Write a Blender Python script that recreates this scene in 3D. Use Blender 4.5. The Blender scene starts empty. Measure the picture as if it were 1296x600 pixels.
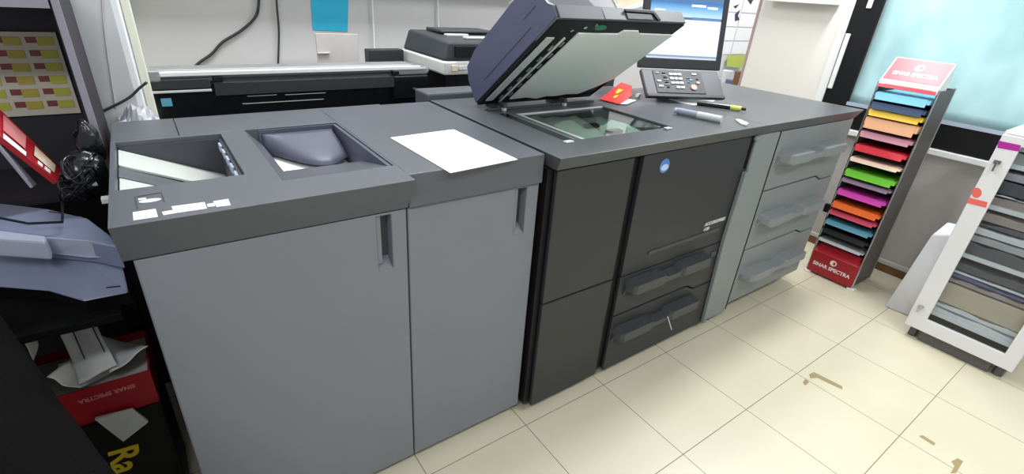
import bpy, bmesh, math, random
from mathutils import Vector, Matrix
random.seed(7)
SC = bpy.context.scene
COL = SC.collection

# ------------------------------------------------------------------ camera
F = 623.08
CAM = Vector((-0.89328691, -0.98255836, 1.4290426))
R = ((0.81577937, -0.57440254, 0.06757027),
     (-0.20892802, -0.40161513, -0.89165821),
     (0.53930799, 0.71327905, -0.44763812))
cd = bpy.data.cameras.new('camera'); cam = bpy.data.objects.new('camera', cd); COL.objects.link(cam)
cd.sensor_width = 36; cd.lens = F / 1296 * 36; cd.clip_start = 0.02
m = Matrix.Identity(4)
for i in range(3):
    m[i][0] = R[0][i]; m[i][1] = -R[1][i]; m[i][2] = -R[2][i]; m[i][3] = CAM[i]
cam.matrix_world = m
SC.camera = cam

def at(px, py, **k):
    """point of the photo on a plane x=, y= or z="""
    q = Vector(((px - 648) / F, (py - 300) / F, 1.0))
    d = Vector([sum(R[r][c] * q[r] for r in range(3)) for c in range(3)])
    a, v = list(k.items())[0]; i = 'xyz'.index(a)
    return CAM + d * ((v - CAM[i]) / d[i])

# ------------------------------------------------------------------ materials
def lin(c):
    out = []
    for v in c:
        v /= 255.0
        out.append(v / 12.92 if v <= 0.04045 else ((v + 0.055) / 1.055) ** 2.4)
    return out + [1.0]

def mat(name, col, rough=0.5, metal=0.0, spec=0.5, bump=0.0, bscale=300, mottled=0.0, mscale=6, emit=None, estr=0, trans=0, alpha=1, coat=0):
    mt = bpy.data.materials.new(name); mt.use_nodes = True
    nt = mt.node_tree; b = nt.nodes['Principled BSDF']
    c = lin(col)
    b.inputs['Base Color'].default_value = c
    b.inputs['Roughness'].default_value = rough
    b.inputs['Metallic'].default_value = metal
    b.inputs['Specular IOR Level'].default_value = spec
    b.inputs['Transmission Weight'].default_value = trans
    b.inputs['Alpha'].default_value = alpha
    b.inputs['Coat Weight'].default_value = coat
    if emit:
        b.inputs['Emission Color'].default_value = lin(emit); b.inputs['Emission Strength'].default_value = estr
    tc = nt.nodes.new('ShaderNodeTexCoord')
    if bump:
        n = nt.nodes.new('ShaderNodeTexNoise'); n.inputs['Scale'].default_value = bscale; n.inputs['Detail'].default_value = 3
        bp = nt.nodes.new('ShaderNodeBump'); bp.inputs['Strength'].default_value = bump; bp.inputs['Distance'].default_value = 0.002
        nt.links.new(tc.outputs['Object'], n.inputs['Vector'])
        nt.links.new(n.outputs['Fac'], bp.inputs['Height']); nt.links.new(bp.outputs['Normal'], b.inputs['Normal'])
    if mottled:
        n = nt.nodes.new('ShaderNodeTexNoise'); n.inputs['Scale'].default_value = mscale; n.inputs['Detail'].default_value = 4
        mx = nt.nodes.new('ShaderNodeMix'); mx.data_type = 'RGBA'
        mx.inputs['A'].default_value = [v * (1 - mottled) for v in c[:3]] + [1]
        mx.inputs['B'].default_value = [min(1, v * (1 + mottled)) for v in c[:3]] + [1]
        nt.links.new(tc.outputs['Object'], n.inputs['Vector'])
        nt.links.new(n.outputs['Fac'], mx.inputs['Factor']); nt.links.new(mx.outputs['Result'], b.inputs['Base Color'])
    return mt

M = {}
def defm(k, *a, **kw): M[k] = mat(k, *a, **kw)
defm('deck', (85, 88, 92), 0.34, bump=0.15, bscale=900)
defm('cap', (88, 91, 98), 0.36, bump=0.15, bscale=900)
defm('cap_front', (88, 90, 92), 0.5)
defm('panel', (120, 123, 130), 0.5, bump=0.1, bscale=900, mottled=0.03)
defm('panel_d', (134, 139, 140), 0.48, bump=0.1, bscale=900)
defm('charcoal', (46, 47, 50), 0.5, bump=0.15, bscale=800)
defm('charcoal2', (62, 64, 68), 0.45)
defm('black', (14, 14, 17), 0.55, spec=0.3)
defm('blackgloss', (20, 21, 26), 0.22)
defm('gap', (8, 8, 10), 0.8, spec=0.15)
defm('lid', (78, 80, 108), 0.45, bump=0.1, bscale=800)  # lid grey with the purple tint of the light painted in
defm('lidfront', (80, 83, 88), 0.45)
defm('platen', (244, 246, 242), 0.55)
defm('steel', (185, 188, 190), 0.25, metal=1.0)
defm('silver', (176, 176, 178), 0.3, metal=0.6)
defm('white', (236, 236, 234), 0.5)
defm('paper', (250, 250, 248), 0.7)
defm('whitewall', (226, 226, 228), 0.7, bump=0.1, bscale=60)
defm('greywall', (198, 196, 196), 0.6, mottled=0.03, mscale=3)
defm('beige', (232, 228, 220), 0.6)
defm('cream', (232, 232, 214), 0.6)
defm('greypanel', (192, 186, 184), 0.55, mottled=0.05, mscale=40)
defm('skirt', (196, 194, 192), 0.4)
defm('red', (164, 26, 38), 0.4)
defm('redbright', (226, 40, 34), 0.35)
defm('pinkred', (204, 40, 58), 0.35)
defm('tan', (222, 204, 180), 0.7, mottled=0.15, mscale=12)
defm('navy', (60, 60, 84), 0.4)
defm('yellow', (236, 206, 40), 0.5)
defm('green', (120, 200, 70), 0.5)
defm('cabwhite', (226, 225, 226), 0.4)
defm('cabdark', (92, 90, 90), 0.6)
defm('foam', (222, 222, 226), 0.6, bump=0.5, bscale=30)
defm('wood', (120, 84, 48), 0.5, mottled=0.3, mscale=20)
defm('blue', (60, 160, 200), 0.55)
defm('cyanpaper', (40, 178, 214), 0.6)
defm('logo', (80, 130, 200), 0.3)
defm('logolight', (190, 210, 235), 0.3)
defm('bluewhite', (176, 186, 204), 0.4)
defm('tabletop', (120, 112, 104), 0.6)
defm('lightgrey', (206, 208, 205), 0.4)
defm('tray', (205, 207, 202), 0.35)
defm('bindark', (66, 68, 74), 0.5)
defm('binside', (86, 87, 104), 0.45)
defm('cabblack', (40, 36, 46), 0.6)
defm('lilac', (150, 146, 160), 0.4)
defm('silverblue', (114, 121, 146), 0.38)
defm('silverblue2', (152, 158, 176), 0.35)
defm('cloth', (14, 13, 14), 0.95, spec=0.08, bump=0.8, bscale=400)
defm('pink', (214, 130, 130), 0.5)
defm('teal', (20, 120, 90), 0.3)
defm('magenta', (176, 40, 150), 0.4)
defm('stain', (164, 147, 104), 0.7)
defm('clearplastic', (220, 222, 230), 0.25, trans=0.4, bump=1.0, bscale=40)
defm('keys', (226, 230, 232), 0.4)
defm('keyred', (226, 150, 140), 0.4)
defm('keyblue', (110, 190, 220), 0.4)
defm('ledwhite', (255, 255, 255), 0.4, emit=(255, 255, 255), estr=6)
defm('yellowgreen', (196, 206, 90), 0.5)

# glass
def glass(name, col=(200, 225, 215), rough=0.03):
    mt = mat(name, col, rough, trans=1.0); mt.node_tree.nodes['Principled BSDF'].inputs['IOR'].default_value = 1.45
    return mt
M['glass'] = glass('glass', (170, 205, 190))
# thin architectural glass: transparent + glossy
def thin_glass(name, tint=(235, 238, 240), gl=0.08):
    mt = bpy.data.materials.new(name); mt.use_nodes = True; nt = mt.node_tree
    for n in list(nt.nodes): nt.nodes.remove(n)
    o = nt.nodes.new('ShaderNodeOutputMaterial'); t = nt.nodes.new('ShaderNodeBsdfTransparent'); g = nt.nodes.new('ShaderNodeBsdfGlossy')
    lw = nt.nodes.new('ShaderNodeLayerWeight'); lw.inputs['Blend'].default_value = 0.5
    pw = nt.nodes.new('ShaderNodeMath'); pw.operation = 'POWER'; pw.inputs[1].default_value = 4.0; nt.links.new(lw.outputs['Facing'], pw.inputs[0])
    fr = nt.nodes.new('ShaderNodeMath'); fr.operation = 'MULTIPLY_ADD'; fr.inputs[1].default_value = 0.7; fr.inputs[2].default_value = 0.03; nt.links.new(pw.outputs[0], fr.inputs[0])
    t.inputs['Color'].default_value = lin(tint); g.inputs['Roughness'].default_value = gl
    mx = nt.nodes.new('ShaderNodeMixShader')
    nt.links.new(fr.outputs[0], mx.inputs[0]); nt.links.new(t.outputs[0], mx.inputs[1]); nt.links.new(g.outputs[0], mx.inputs[2]); nt.links.new(mx.outputs[0], o.inputs['Surface'])
    return mt
M['thinglass'] = thin_glass('thinglass')
M['scanglass'] = thin_glass('scanglass', (238, 246, 242), 0.02)

# floor tiles
def tile_mat():
    mt = bpy.data.materials.new('floor_tiles'); mt.use_nodes = True; nt = mt.node_tree; b = nt.nodes['Principled BSDF']
    g = nt.nodes.new('ShaderNodeNewGeometry'); sp = nt.nodes.new('ShaderNodeSeparateXYZ'); nt.links.new(g.outputs['Position'], sp.inputs[0])
    def line(sock, off):
        a = nt.nodes.new('ShaderNodeMath'); a.operation = 'SUBTRACT'; a.inputs[1].default_value = off; nt.links.new(sock, a.inputs[0])
        d = nt.nodes.new('ShaderNodeMath'); d.operation = 'DIVIDE'; d.inputs[1].default_value = 0.4; nt.links.new(a.outputs[0], d.inputs[0])
        r = nt.nodes.new('ShaderNodeMath'); r.operation = 'ROUND'; nt.links.new(d.outputs[0], r.inputs[0])
        s = nt.nodes.new('ShaderNodeMath'); s.operation = 'SUBTRACT'; nt.links.new(d.outputs[0], s.inputs[0]); nt.links.new(r.outputs[0], s.inputs[1])
        ab = nt.nodes.new('ShaderNodeMath'); ab.operation = 'ABSOLUTE'; nt.links.new(s.outputs[0], ab.inputs[0])
        c = nt.nodes.new('ShaderNodeMath'); c.operation = 'LESS_THAN'; c.inputs[1].default_value = 0.0034; nt.links.new(ab.outputs[0], c.inputs[0])
        fl = nt.nodes.new('ShaderNodeMath'); fl.operation = 'FLOOR'; nt.links.new(d.outputs[0], fl.inputs[0])
        return c.outputs[0], fl.outputs[0]
    lx, fx = line(sp.outputs[0], -0.0166); ly, fy = line(sp.outputs[1], 0.0049)
    mx = nt.nodes.new('ShaderNodeMath'); mx.operation = 'MAXIMUM'; nt.links.new(lx, mx.inputs[0]); nt.links.new(ly, mx.inputs[1])
    cb = nt.nodes.new('ShaderNodeCombineXYZ'); nt.links.new(fx, cb.inputs[0]); nt.links.new(fy, cb.inputs[1])
    wn = nt.nodes.new('ShaderNodeTexWhiteNoise'); wn.noise_dimensions = '3D'; nt.links.new(cb.outputs[0], wn.inputs['Vector'])
    n = nt.nodes.new('ShaderNodeTexNoise'); n.inputs['Scale'].default_value = 3.5; n.inputs['Detail'].default_value = 5; nt.links.new(g.outputs['Position'], n.inputs['Vector'])
    m1 = nt.nodes.new('ShaderNodeMix'); m1.data_type = 'RGBA'; m1.inputs['A'].default_value = lin((212, 204, 177)); m1.inputs['B'].default_value = lin((226, 219, 195)); nt.links.new(n.outputs['Fac'], m1.inputs['Factor'])
    m2 = nt.nodes.new('ShaderNodeMix'); m2.data_type = 'RGBA'; m2.inputs['B'].default_value = lin((222, 212, 188))
    sc = nt.nodes.new('ShaderNodeMath'); sc.operation = 'MULTIPLY'; sc.inputs[1].default_value = 0.35; nt.links.new(wn.outputs['Value'], sc.inputs[0])
    nt.links.new(sc.outputs[0], m2.inputs['Factor']); nt.links.new(m1.outputs['Result'], m2.inputs['A'])
    m3 = nt.nodes.new('ShaderNodeMix'); m3.data_type = 'RGBA'; m3.inputs['B'].default_value = lin((128, 117, 92)); nt.links.new(mx.outputs[0], m3.inputs['Factor']); nt.links.new(m2.outputs['Result'], m3.inputs['A'])
    nt.links.new(m3.outputs['Result'], b.inputs['Base Color'])
    rr = nt.nodes.new('ShaderNodeMath'); rr.operation = 'MULTIPLY_ADD'; rr.inputs[1].default_value = 0.5; rr.inputs[2].default_value = 0.32; nt.links.new(mx.outputs[0], rr.inputs[0]); nt.links.new(rr.outputs[0], b.inputs['Roughness'])
    return mt
M['tiles'] = tile_mat()

# pale teal window film with soft folds
def film_mat():
    mt = mat('teal_film', (172, 212, 216), 0.45); nt = mt.node_tree; b = nt.nodes['Principled BSDF']
    tc = nt.nodes.new('ShaderNodeTexCoord'); mp = nt.nodes.new('ShaderNodeMapping'); mp.inputs['Scale'].default_value = (1, 2.2, 1.2)
    mp.inputs['Rotation'].default_value = (0.6, 0, 0)
    n = nt.nodes.new('ShaderNodeTexNoise'); n.inputs['Scale'].default_value = 2.2; n.inputs['Detail'].default_value = 2
    nt.links.new(tc.outputs['Object'], mp.inputs[0]); nt.links.new(mp.outputs[0], n.inputs['Vector'])
    cr = nt.nodes.new('ShaderNodeValToRGB'); cr.color_ramp.elements[0].position = 0.35; cr.color_ramp.elements[0].color = lin((168, 208, 212)); cr.color_ramp.elements[1].position = 0.6; cr.color_ramp.elements[1].color = lin((192, 230, 234))
    nt.links.new(n.outputs['Fac'], cr.inputs[0]); nt.links.new(cr.outputs[0], b.inputs['Base Color'])
    bp = nt.nodes.new('ShaderNodeBump'); bp.inputs['Strength'].default_value = 0.5; bp.inputs['Distance'].default_value = 0.03
    nt.links.new(n.outputs['Fac'], bp.inputs['Height']); nt.links.new(bp.outputs['Normal'], b.inputs['Normal'])
    return mt
M['film'] = film_mat()

# desktop picture of the touch screen (upper blue strip, white work area)
def screen_mat():
    mt = bpy.data.materials.new('touch_screen_image'); mt.use_nodes = True; nt = mt.node_tree; b = nt.nodes['Principled BSDF']
    tc = nt.nodes.new('ShaderNodeTexCoord'); sp = nt.nodes.new('ShaderNodeSeparateXYZ'); nt.links.new(tc.outputs['UV'], sp.inputs[0])
    cr = nt.nodes.new('ShaderNodeValToRGB'); cr.color_ramp.interpolation = 'LINEAR'
    e = cr.color_ramp.elements
    e[0].position = 0.0; e[0].color = lin((214, 226, 244)); e[1].position = 1.0; e[1].color = lin((70, 110, 150))
    for p, c in ((0.04, (96, 120, 150)), (0.055, (220, 232, 248)), (0.565, (226, 236, 250)), (0.57, (84, 104, 130)), (0.60, (84, 104, 130)), (0.605, (190, 220, 246)), (0.70, (130, 185, 232)), (0.80, (66, 118, 178)), (0.90, (100, 120, 140)), (0.92, (235, 240, 245))):
        x = e.new(p); x.color = lin(c)
    nt.links.new(sp.outputs[1], cr.inputs[0])
    b.inputs['Base Color'].default_value = (0.02, 0.02, 0.02, 1); b.inputs['Roughness'].default_value = 0.15
    nt.links.new(cr.outputs[0], b.inputs['Emission Color']); b.inputs['Emission Strength'].default_value = 1.0
    return mt
M['screen'] = screen_mat()

# ------------------------------------------------------------------ mesh helpers
class MB:
    def __init__(s, T=None): s.bm = bmesh.new(); s.T = T or Matrix.Identity(4)
    def v(s, p): return s.bm.verts.new(s.T @ Vector(p))
    def poly(s, pts): s.bm.faces.new([s.v(p) for p in pts]); return s
    def box(s, x0, x1, y0, y1, z0, z1):
        vs = [s.v((x, y, z)) for x in (x0, x1) for y in (y0, y1) for z in (z0, z1)]
        for f in ((0, 1, 3, 2), (4, 6, 7, 5), (0, 4, 5, 1), (2, 3, 7, 6), (0, 2, 6, 4), (1, 5, 7, 3)): s.bm.faces.new([vs[i] for i in f])
        return s
    def hexa(s, lo, hi):
        """lo, hi: two matching loops of points joined to a closed solid"""
        n = len(lo); a = [s.v(p) for p in lo]; b = [s.v(p) for p in hi]
        s.bm.faces.new(a); s.bm.faces.new(b[::-1])
        for i in range(n): s.bm.faces.new([a[(i + 1) % n], a[i], b[i], b[(i + 1) % n]])
        return s
    def prism(s, pts, axis, w0, w1):
        f = {'x': lambda u, v, w: (w, u, v), 'y': lambda u, v, w: (u, w, v), 'z': lambda u, v, w: (u, v, w)}[axis]
        return s.hexa([f(u, v, w0) for u, v in pts], [f(u, v, w1) for u, v in pts])
    def slab(s, us, vs, w0, w1, holes, axis):
        """plate with rectangular holes; us, vs cut lists; holes = (u0,u1,v0,v1)"""
        f = {'x': lambda u, v, w: (w, u, v), 'y': lambda u, v, w: (u, w, v), 'z': lambda u, v, w: (u, v, w)}[axis]
        us = sorted(set(us) | {h[i] for h in holes for i in (0, 1)}); vs = sorted(set(vs) | {h[i] for h in holes for i in (2, 3)})
        D = {}
        def g(i, j, k):
            if (i, j, k) not in D: D[i, j, k] = s.v(f(us[i], vs[j], (w0, w1)[k]))
            return D[i, j, k]
        def solid(i, j):
            if i < 0 or j < 0 or i >= len(us) - 1 or j >= len(vs) - 1: return False
            cu = (us[i] + us[i + 1]) / 2; cv = (vs[j] + vs[j + 1]) / 2
            return not any(h[0] < cu < h[1] and h[2] < cv < h[3] for h in holes)
        for i in range(len(us) - 1):
            for j in range(len(vs) - 1):
                if not solid(i, j): continue
                s.bm.faces.new([g(i, j, 0), g(i, j + 1, 0), g(i + 1, j + 1, 0), g(i + 1, j, 0)])
                s.bm.faces.new([g(i, j, 1), g(i + 1, j, 1), g(i + 1, j + 1, 1), g(i, j + 1, 1)])
                for di, dj, a, b in ((-1, 0, (i, j), (i, j + 1)), (1, 0, (i + 1, j + 1), (i + 1, j)), (0, -1, (i + 1, j), (i, j)), (0, 1, (i, j + 1), (i + 1, j + 1))):
                    if not solid(i + di, j + dj): s.bm.faces.new([g(*a, 0), g(*b, 0), g(*b, 1), g(*a, 1)][::-1])
        return s
    def tube(s, pts, r, n=8, r2=None):
        pts = [Vector(p) for p in pts]; rings = []
        up = Vector((0.13, 0.31, 0.94)).normalized()
        for i, p in enumerate(pts):
            t = (pts[min(i + 1, len(pts) - 1)] - pts[max(i - 1, 0)]).normalized()
            a = t.cross(up)
            if a.length < 1e-3: a = t.cross(Vector((1, 0, 0)))
            a.normalize(); b = t.cross(a)
            rr = r if r2 is None else r + (r2 - r) * i / (len(pts) - 1)
            rings.append([s.v(p + (a * math.cos(k * 2 * math.pi / n) + b * math.sin(k * 2 * math.pi / n)) * rr) for k in range(n)])
        for i in range(len(rings) - 1):
            for k in range(n): s.bm.faces.new([rings[i][k], rings[i][(k + 1) % n], rings[i + 1][(k + 1) % n], rings[i + 1][k]])
        s.bm.faces.new(rings[0][::-1]); s.bm.faces.new(rings[-1]); return s
    def cyl(s, p0, p1, r, n=20, r2=None): return s.tube([p0, p1], r, n, r2)
    def sheet(s, nx, ny, fn, th):
        """closed thin solid over a grid; fn(u,v)->point (top), th down"""
        T_ = [[s.v(fn(i / nx, j / ny)) for j in range(ny + 1)] for i in range(nx + 1)]
        B = [[s.v(Vector(fn(i / nx, j / ny)) - Vector(th)) for j in range(ny + 1)] for i in range(nx + 1)]
        for i in range(nx):
            for j in range(ny):
                s.bm.faces.new([T_[i][j], T_[i + 1][j], T_[i + 1][j + 1], T_[i][j + 1]]); s.bm.faces.new([B[i][j], B[i][j + 1], B[i + 1][j + 1], B[i + 1][j]])
        for i in range(nx):
            s.bm.faces.new([T_[i][0], B[i][0], B[i + 1][0], T_[i + 1][0]]); s.bm.faces.new([T_[i + 1][ny], B[i + 1][ny], B[i][ny], T_[i][ny]])
        for j in range(ny):
            s.bm.faces.new([T_[0][j + 1], B[0][j + 1], B[0][j], T_[0][j]]); s.bm.faces.new([T_[nx][j], B[nx][j], B[nx][j + 1], T_[nx][j + 1]])
        return s
    def build(s, name, material, parent=None, bev=0.0, smooth=False, seg=2):
        bmesh.ops.recalc_face_normals(s.bm, faces=s.bm.faces)
        me = bpy.data.meshes.new(name)
        org = Vector((0, 0, 0))
        if parent is not None: org = Vector(parent['_w'])
        else:
            vs = [v.co for v in s.bm.verts]
            mn = [min(v[i] for v in vs) for i in range(3)]; mx_ = [max(v[i] for v in vs) for i in range(3)]
            org = Vector(((mn[0] + mx_[0]) / 2, (mn[1] + mx_[1]) / 2, mn[2]))
        for v in s.bm.verts: v.co -= org
        s.bm.to_mesh(me); s.bm.free()
        o = bpy.data.objects.new(name, me); COL.objects.link(o); me.materials.append(M[material] if isinstance(material, str) else material)
        o['_w'] = list(org)
        if parent is not None: o.parent = parent
        else: o.location = org
        if smooth:
            for p in me.polygons: p.use_smooth = True
        if bev:
            md = o.modifiers.new('bevel', 'BEVEL'); md.width = bev; md.segments = seg; md.limit_method = 'ANGLE'; md.angle_limit = 0.6
        return o

def tag(o, label, cat, group=None):
    o['label'] = label; o['category'] = cat
    if group: o['group'] = group
    return o
def thing(name, label, cat, loc, group=None):
    o = bpy.data.objects.new(name, None); COL.objects.link(o); o.location = loc; o.empty_display_size = 0.05
    o['_w'] = list(loc); return tag(o, label, cat, group)
def struct(o):
    o['kind'] = 'structure'; return o
def copy_tree(o, parent=None):
    c = o.copy(); COL.objects.link(c)
    if parent is not None: c.parent = parent
    for ch in [x for x in bpy.data.objects if x.parent == o]: copy_tree(ch, c)
    return c
def text(body, size, T, material, parent, name='lettering', shear=0.0, align='CENTER', ext=0.0006, sx=1.0, bold=0.0):
    cu = bpy.data.curves.new(name, 'FONT'); cu.body = body; cu.size = size; cu.shear = shear; cu.align_x = align; cu.align_y = 'CENTER'; cu.extrude = ext; cu.offset = bold
    t = bpy.data.objects.new(name, cu); COL.objects.link(t)
    dg = bpy.context.evaluated_depsgraph_get(); me = bpy.data.meshes.new_from_object(t.evaluated_get(dg))
    bpy.data.objects.remove(t)
    me.transform(Matrix.Diagonal((sx, 1, 1, 1))); me.transform(T); org = Vector(parent['_w']); me.transform(Matrix.Translation(-org))
    o = bpy.data.objects.new(name, me); COL.objects.link(o); o.parent = parent; me.materials.clear(); me.materials.append(M[material]); o['_w'] = list(org)
    return o
def frame(origin, ux, uy):
    ux = Vector(ux).normalized(); uy = Vector(uy).normalized(); uz = ux.cross(uy)
    T = Matrix.Identity(4)
    for i in range(3): T[i][0] = ux[i]; T[i][1] = uy[i]; T[i][2] = uz[i]; T[i][3] = origin[i]
    return T
def rz(x, y, z, deg): return Matrix.Translation((x, y, z)) @ Matrix.Rotation(math.radians(deg), 4, 'Z')

# ================================================================== SETTING
struct(MB().box(-3.2, 4.6, -4.2, 2.2, -0.06, 0).build('floor', 'tiles'))
struct(MB().box(-3.2, 4.6, -4.2, 2.2, 2.8, 2.86).build('ceiling', 'white'))
YB = 1.72
struct(MB().box(-0.92, 2.7, YB, YB + 0.08, 0, 2.8).build('wall_back', 'greywall'))
struct(MB().box(2.7, 4.6, YB, YB + 0.08, 0, 2.8).build('wall_far', 'whitewall'))
struct(MB().box(-3.2, -0.91, 0.92, YB + 0.08, 0, 2.8).build('wall_left', 'whitewall', bev=0.02))
struct(MB().box(-0.909, -0.885, 0.98, 1.72, 0, 2.8).build('trim_1', 'cream', bev=0.004))
WX = 2.66
wr = struct(MB().slab([-4.2, 1.08], [0, 2.8], WX, WX + 0.1, [(-4.0, 0.34, 0.935, 2.2)], 'x').build('wall_right', 'greypanel'))
bw = struct(MB().box(WX - 0.006, WX - 0.0005, 0.54, 1.08, 0, 2.8).build('trim_2', 'beige'))
struct(MB().box(WX - 0.02, WX - 0.0005, 0.487, 0.54, 0, 2.8).build('trim_3', 'white', bev=0.003))
w = struct(MB().slab([-4.1, 0.487], [0.80, 2.3], WX - 0.03, WX - 0.001, [(-4.05, 0.34, 0.935, 2.25)], 'x').build('window_1', 'black', bev=0.004))
def film(u, v):
    y = -4.05 + 4.39 * u; z = 0.935 + 1.3 * v
    return (WX + 0.012 + 0.006 * math.sin(9 * y + 2 * z) * math.sin(3 * z), y, z)
MB().sheet(60, 20, film, (-0.004, 0, 0)).build('window_film', 'film', w, smooth=True)
MB().box(WX - 0.034, WX - 0.028, -4.05, 0.34, 0.932, 0.952).build('window_bead', 'bluewhite', w)
# white handles on the black stile
for (a, b) in (((1048, 114), (1088, 44)), ((1097, 13), (1103, -30))):
    p = at(*a, x=WX - 0.05); q = at(*b, x=WX - 0.05)
    o = MB().box(WX - 0.044, WX - 0.031, p.y - 0.014, p.y + 0.014, p.z + 0.01, q.z).build('window_handle', 'white', w, bev=0.005)
    o['label'] = 'white handle bar'
struct(MB().box(WX - 0.045, WX - 0.0005, -4.1, 0.487, 0.762, 0.795).build('trim_4', 'white', bev=0.004))
struct(MB().box(WX - 0.02, WX - 0.0005, -4.1, 0.487, 0.052, 0.078).build('trim_5', 'skirt', bev=0.003))
struct(MB().box(WX - 0.012, WX - 0.0005, -4.1, 0.487, 0.0, 0.052).build('baseboard_right', 'wood'))
defm('pinktrim', (176, 150, 152), 0.5)
struct(MB().box(WX - 0.01, WX + 0.1, 1.082, 1.10, 0, 2.8).build('trim_6', 'pinktrim', bev=0.002))
struct(MB().box(WX - 0.02, WX + 0.09, 1.1005, 1.14, 0, 1.01).build('trim_7', 'wood', bev=0.004))
wb = MB().box(WX - 0.10, WX - 0.007, 0.58, 1.0, 1.478, 1.75).build('wall_box', 'white', bev=0.004)
tag(wb, 'white wall-mounted box high on the beige wall, beside the black window frame', 'wall box')
# added shelf board, out of view, to shade the back wall
sh = MB().box(-0.88, 1.9, 1.54, 1.719, 1.50, 1.53).build('shade_shelf', 'greywall', bev=0.003)
tag(sh, 'long grey shelf board added out of view to shade the back wall', 'shelf')

# floor stains
for k, pts in enumerate([[(1016, 484), (1020, 479), (1024, 484), (1019, 488)], [(1024, 474), (1030, 471), (1066, 489), (1066, 493), (1034, 478), (1026, 479)],
                         [(1163, 552), (1168, 551), (1184, 561), (1182, 564)], [(1204, 584), (1212, 580), (1219, 584), (1214, 592), (1210, 599), (1203, 599), (1208, 590)]]):
    c = [at(x, y, z=0.0005) for x, y in pts]
    o = MB().hexa([(p.x, p.y, 0.0003) for p in c], [(p.x, p.y, 0.0009) for p in c]).build('floor_stain', 'stain')
    tag(o, ['small round brown stain on the floor tile, leftmost of the marks', 'brown L-shaped tape residue mark on the floor tiles', 'thin short brown dash stain near the floor corner', 'curled brown blotch stain at the bottom edge of the photo'][k], 'stain')

# ================================================================== FINISHER (left grey unit)
fin = thing('finisher', 'grey finisher unit at the left end of the press with two open trays on top', 'printer unit', (-0.715, 0.43, 0))
AX0, AX1, AXM = -1.0, -0.433, -0.43
H1 = (-0.99, -0.757, 0.205, 0.565); H2 = (-0.665, -0.442, 0.12, 0.585)
mb = MB().box(AX0 + 0.012, AX1 - 0.002, 0.108, 0.77, 0.05, 0.72)
mb.slab([AX0 + 0.012, AX1 - 0.002], [0.108, 0.77], 0.72, 0.929, [(H1[0] + .004, H1[1], H1[2], H1[3]), H2], 'z')
mb.build('body', 'cap', fin)
mb = MB().slab([AX0, -0.431], [0.016, 0.585], 0.93, 1.02, [H1, (H2[0] - 0.03, H2[1] + 0.006, 0.131, H2[3] - 0.001)], 'z')
for v in mb.bm.verts:
    if abs(v.co.y - 0.016) < 1e-4 and v.co.z < 0.94: v.co.y = 0.066
mb.build('top_cover', 'cap', fin, bev=0.003)
mb = MB().box(AX0, -0.853, 0.5865, 0.785, 0.93, 1.02).build('rear_cover', 'cap', fin, bev=0.002)
mb = MB().box(-0.8515, -0.431, 0.5865, 0.785, 0.93, 1.02).build('rear_cover', 'cap', fin, bev=0.002)
# door with recessed grip
def door(x0, x1, z0, z1, y, hole, parent, m, th=0.034):
    d = MB().slab([x0, x1], [z0, z1], y, y + th, [hole], 'y').build('door', m, parent, bev=0.0035)
    hx0, hx1, hz0, hz1 = hole
    g = MB().prism([(y + 0.002, hz0), (y + th - 0.002, hz0 + 0.026), (y + th - .002, hz0)], 'x', hx0 + .001, hx1 - .001)
    g.box(hx0 + .001, hx0 + 0.012, y + 0.006, y + th - .003, hz0 + 0.02, hz1 - .002)
    g.build('grip', m, d)
    MB().box(hx0 + .0125, hx1 - .001, y + th - 0.004, y + th - .001, hz0 + 0.027, hz1 - .001).build('grip_back', 'bindark', d)
    return d
door(-0.985, -0.4325, 0.045, 0.926, 0.0705, (-0.511, -0.473, 0.766, 0.918), fin, 'panel')
MB().box(-0.98, -0.44, 0.125, 0.76, 0.0, 0.049).build('plinth_or_shade_block', 'gap', fin)
# left rim and inside of the first bin: dark walls, sloping pale trays
bn = MB().box(H1[0] + .0045, H1[1] - .001, H1[3] - 0.006, H1[3] - 0.001, 0.74, 1.008)
bn.box(H1[1] - 0.008, H1[1] - .001, H1[2] + .001, H1[3] - .007, 0.74, 1.008)
bn.build('bin_wall', 'bindark', fin)
mb = MB().hexa([(-0.988, 0.43, 1.004), (-0.988, 0.558, 1.004), (-0.766, 0.558, 0.905), (-0.766, 0.43, 0.905)], [(-0.988, 0.43, 0.996), (-0.988, 0.558, 0.996), (-0.766, 0.558, 0.897), (-0.766, 0.43, 0.897)]).build('sloping_tray', 'tray', fin, bev=0.002)
mb = MB().hexa([(-0.988, 0.207, 0.998), (-0.988, 0.420, 0.998), (-0.766, 0.420, 0.893), (-0.766, 0.207, 0.893)], [(-0.988, 0.207, 0.990), (-0.988, 0.420, 0.990), (-0.766, 0.420, 0.885), (-0.766, 0.207, 0.885)]).build('sloping_tray', 'tray', fin, bev=0.002)
for ob, (y0, y1) in ((mb, (0.205, 0.42)),):
    o = MB().hexa([(-0.988, 0.35, 1.0005), (-0.988, 0.42, 1.0005), (-0.84, 0.42, 0.9302), (-0.84, 0.35, 0.9302)], [(-0.988, 0.35, 0.9985), (-0.988, 0.42, 0.9985), (-0.84, 0.42, 0.9282), (-0.84, 0.35, 0.9282)]).build('tray_rim', 'cap', ob)
# notches along the divider
for k in range(5):
    y = 0.24 + k * 0.062
    MB().box(-0.772, -0.7655, y, y + 0.036, 0.990, 1.008).build('paper_guide', 'bluewhite', fin, bev=0.002)
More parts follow.
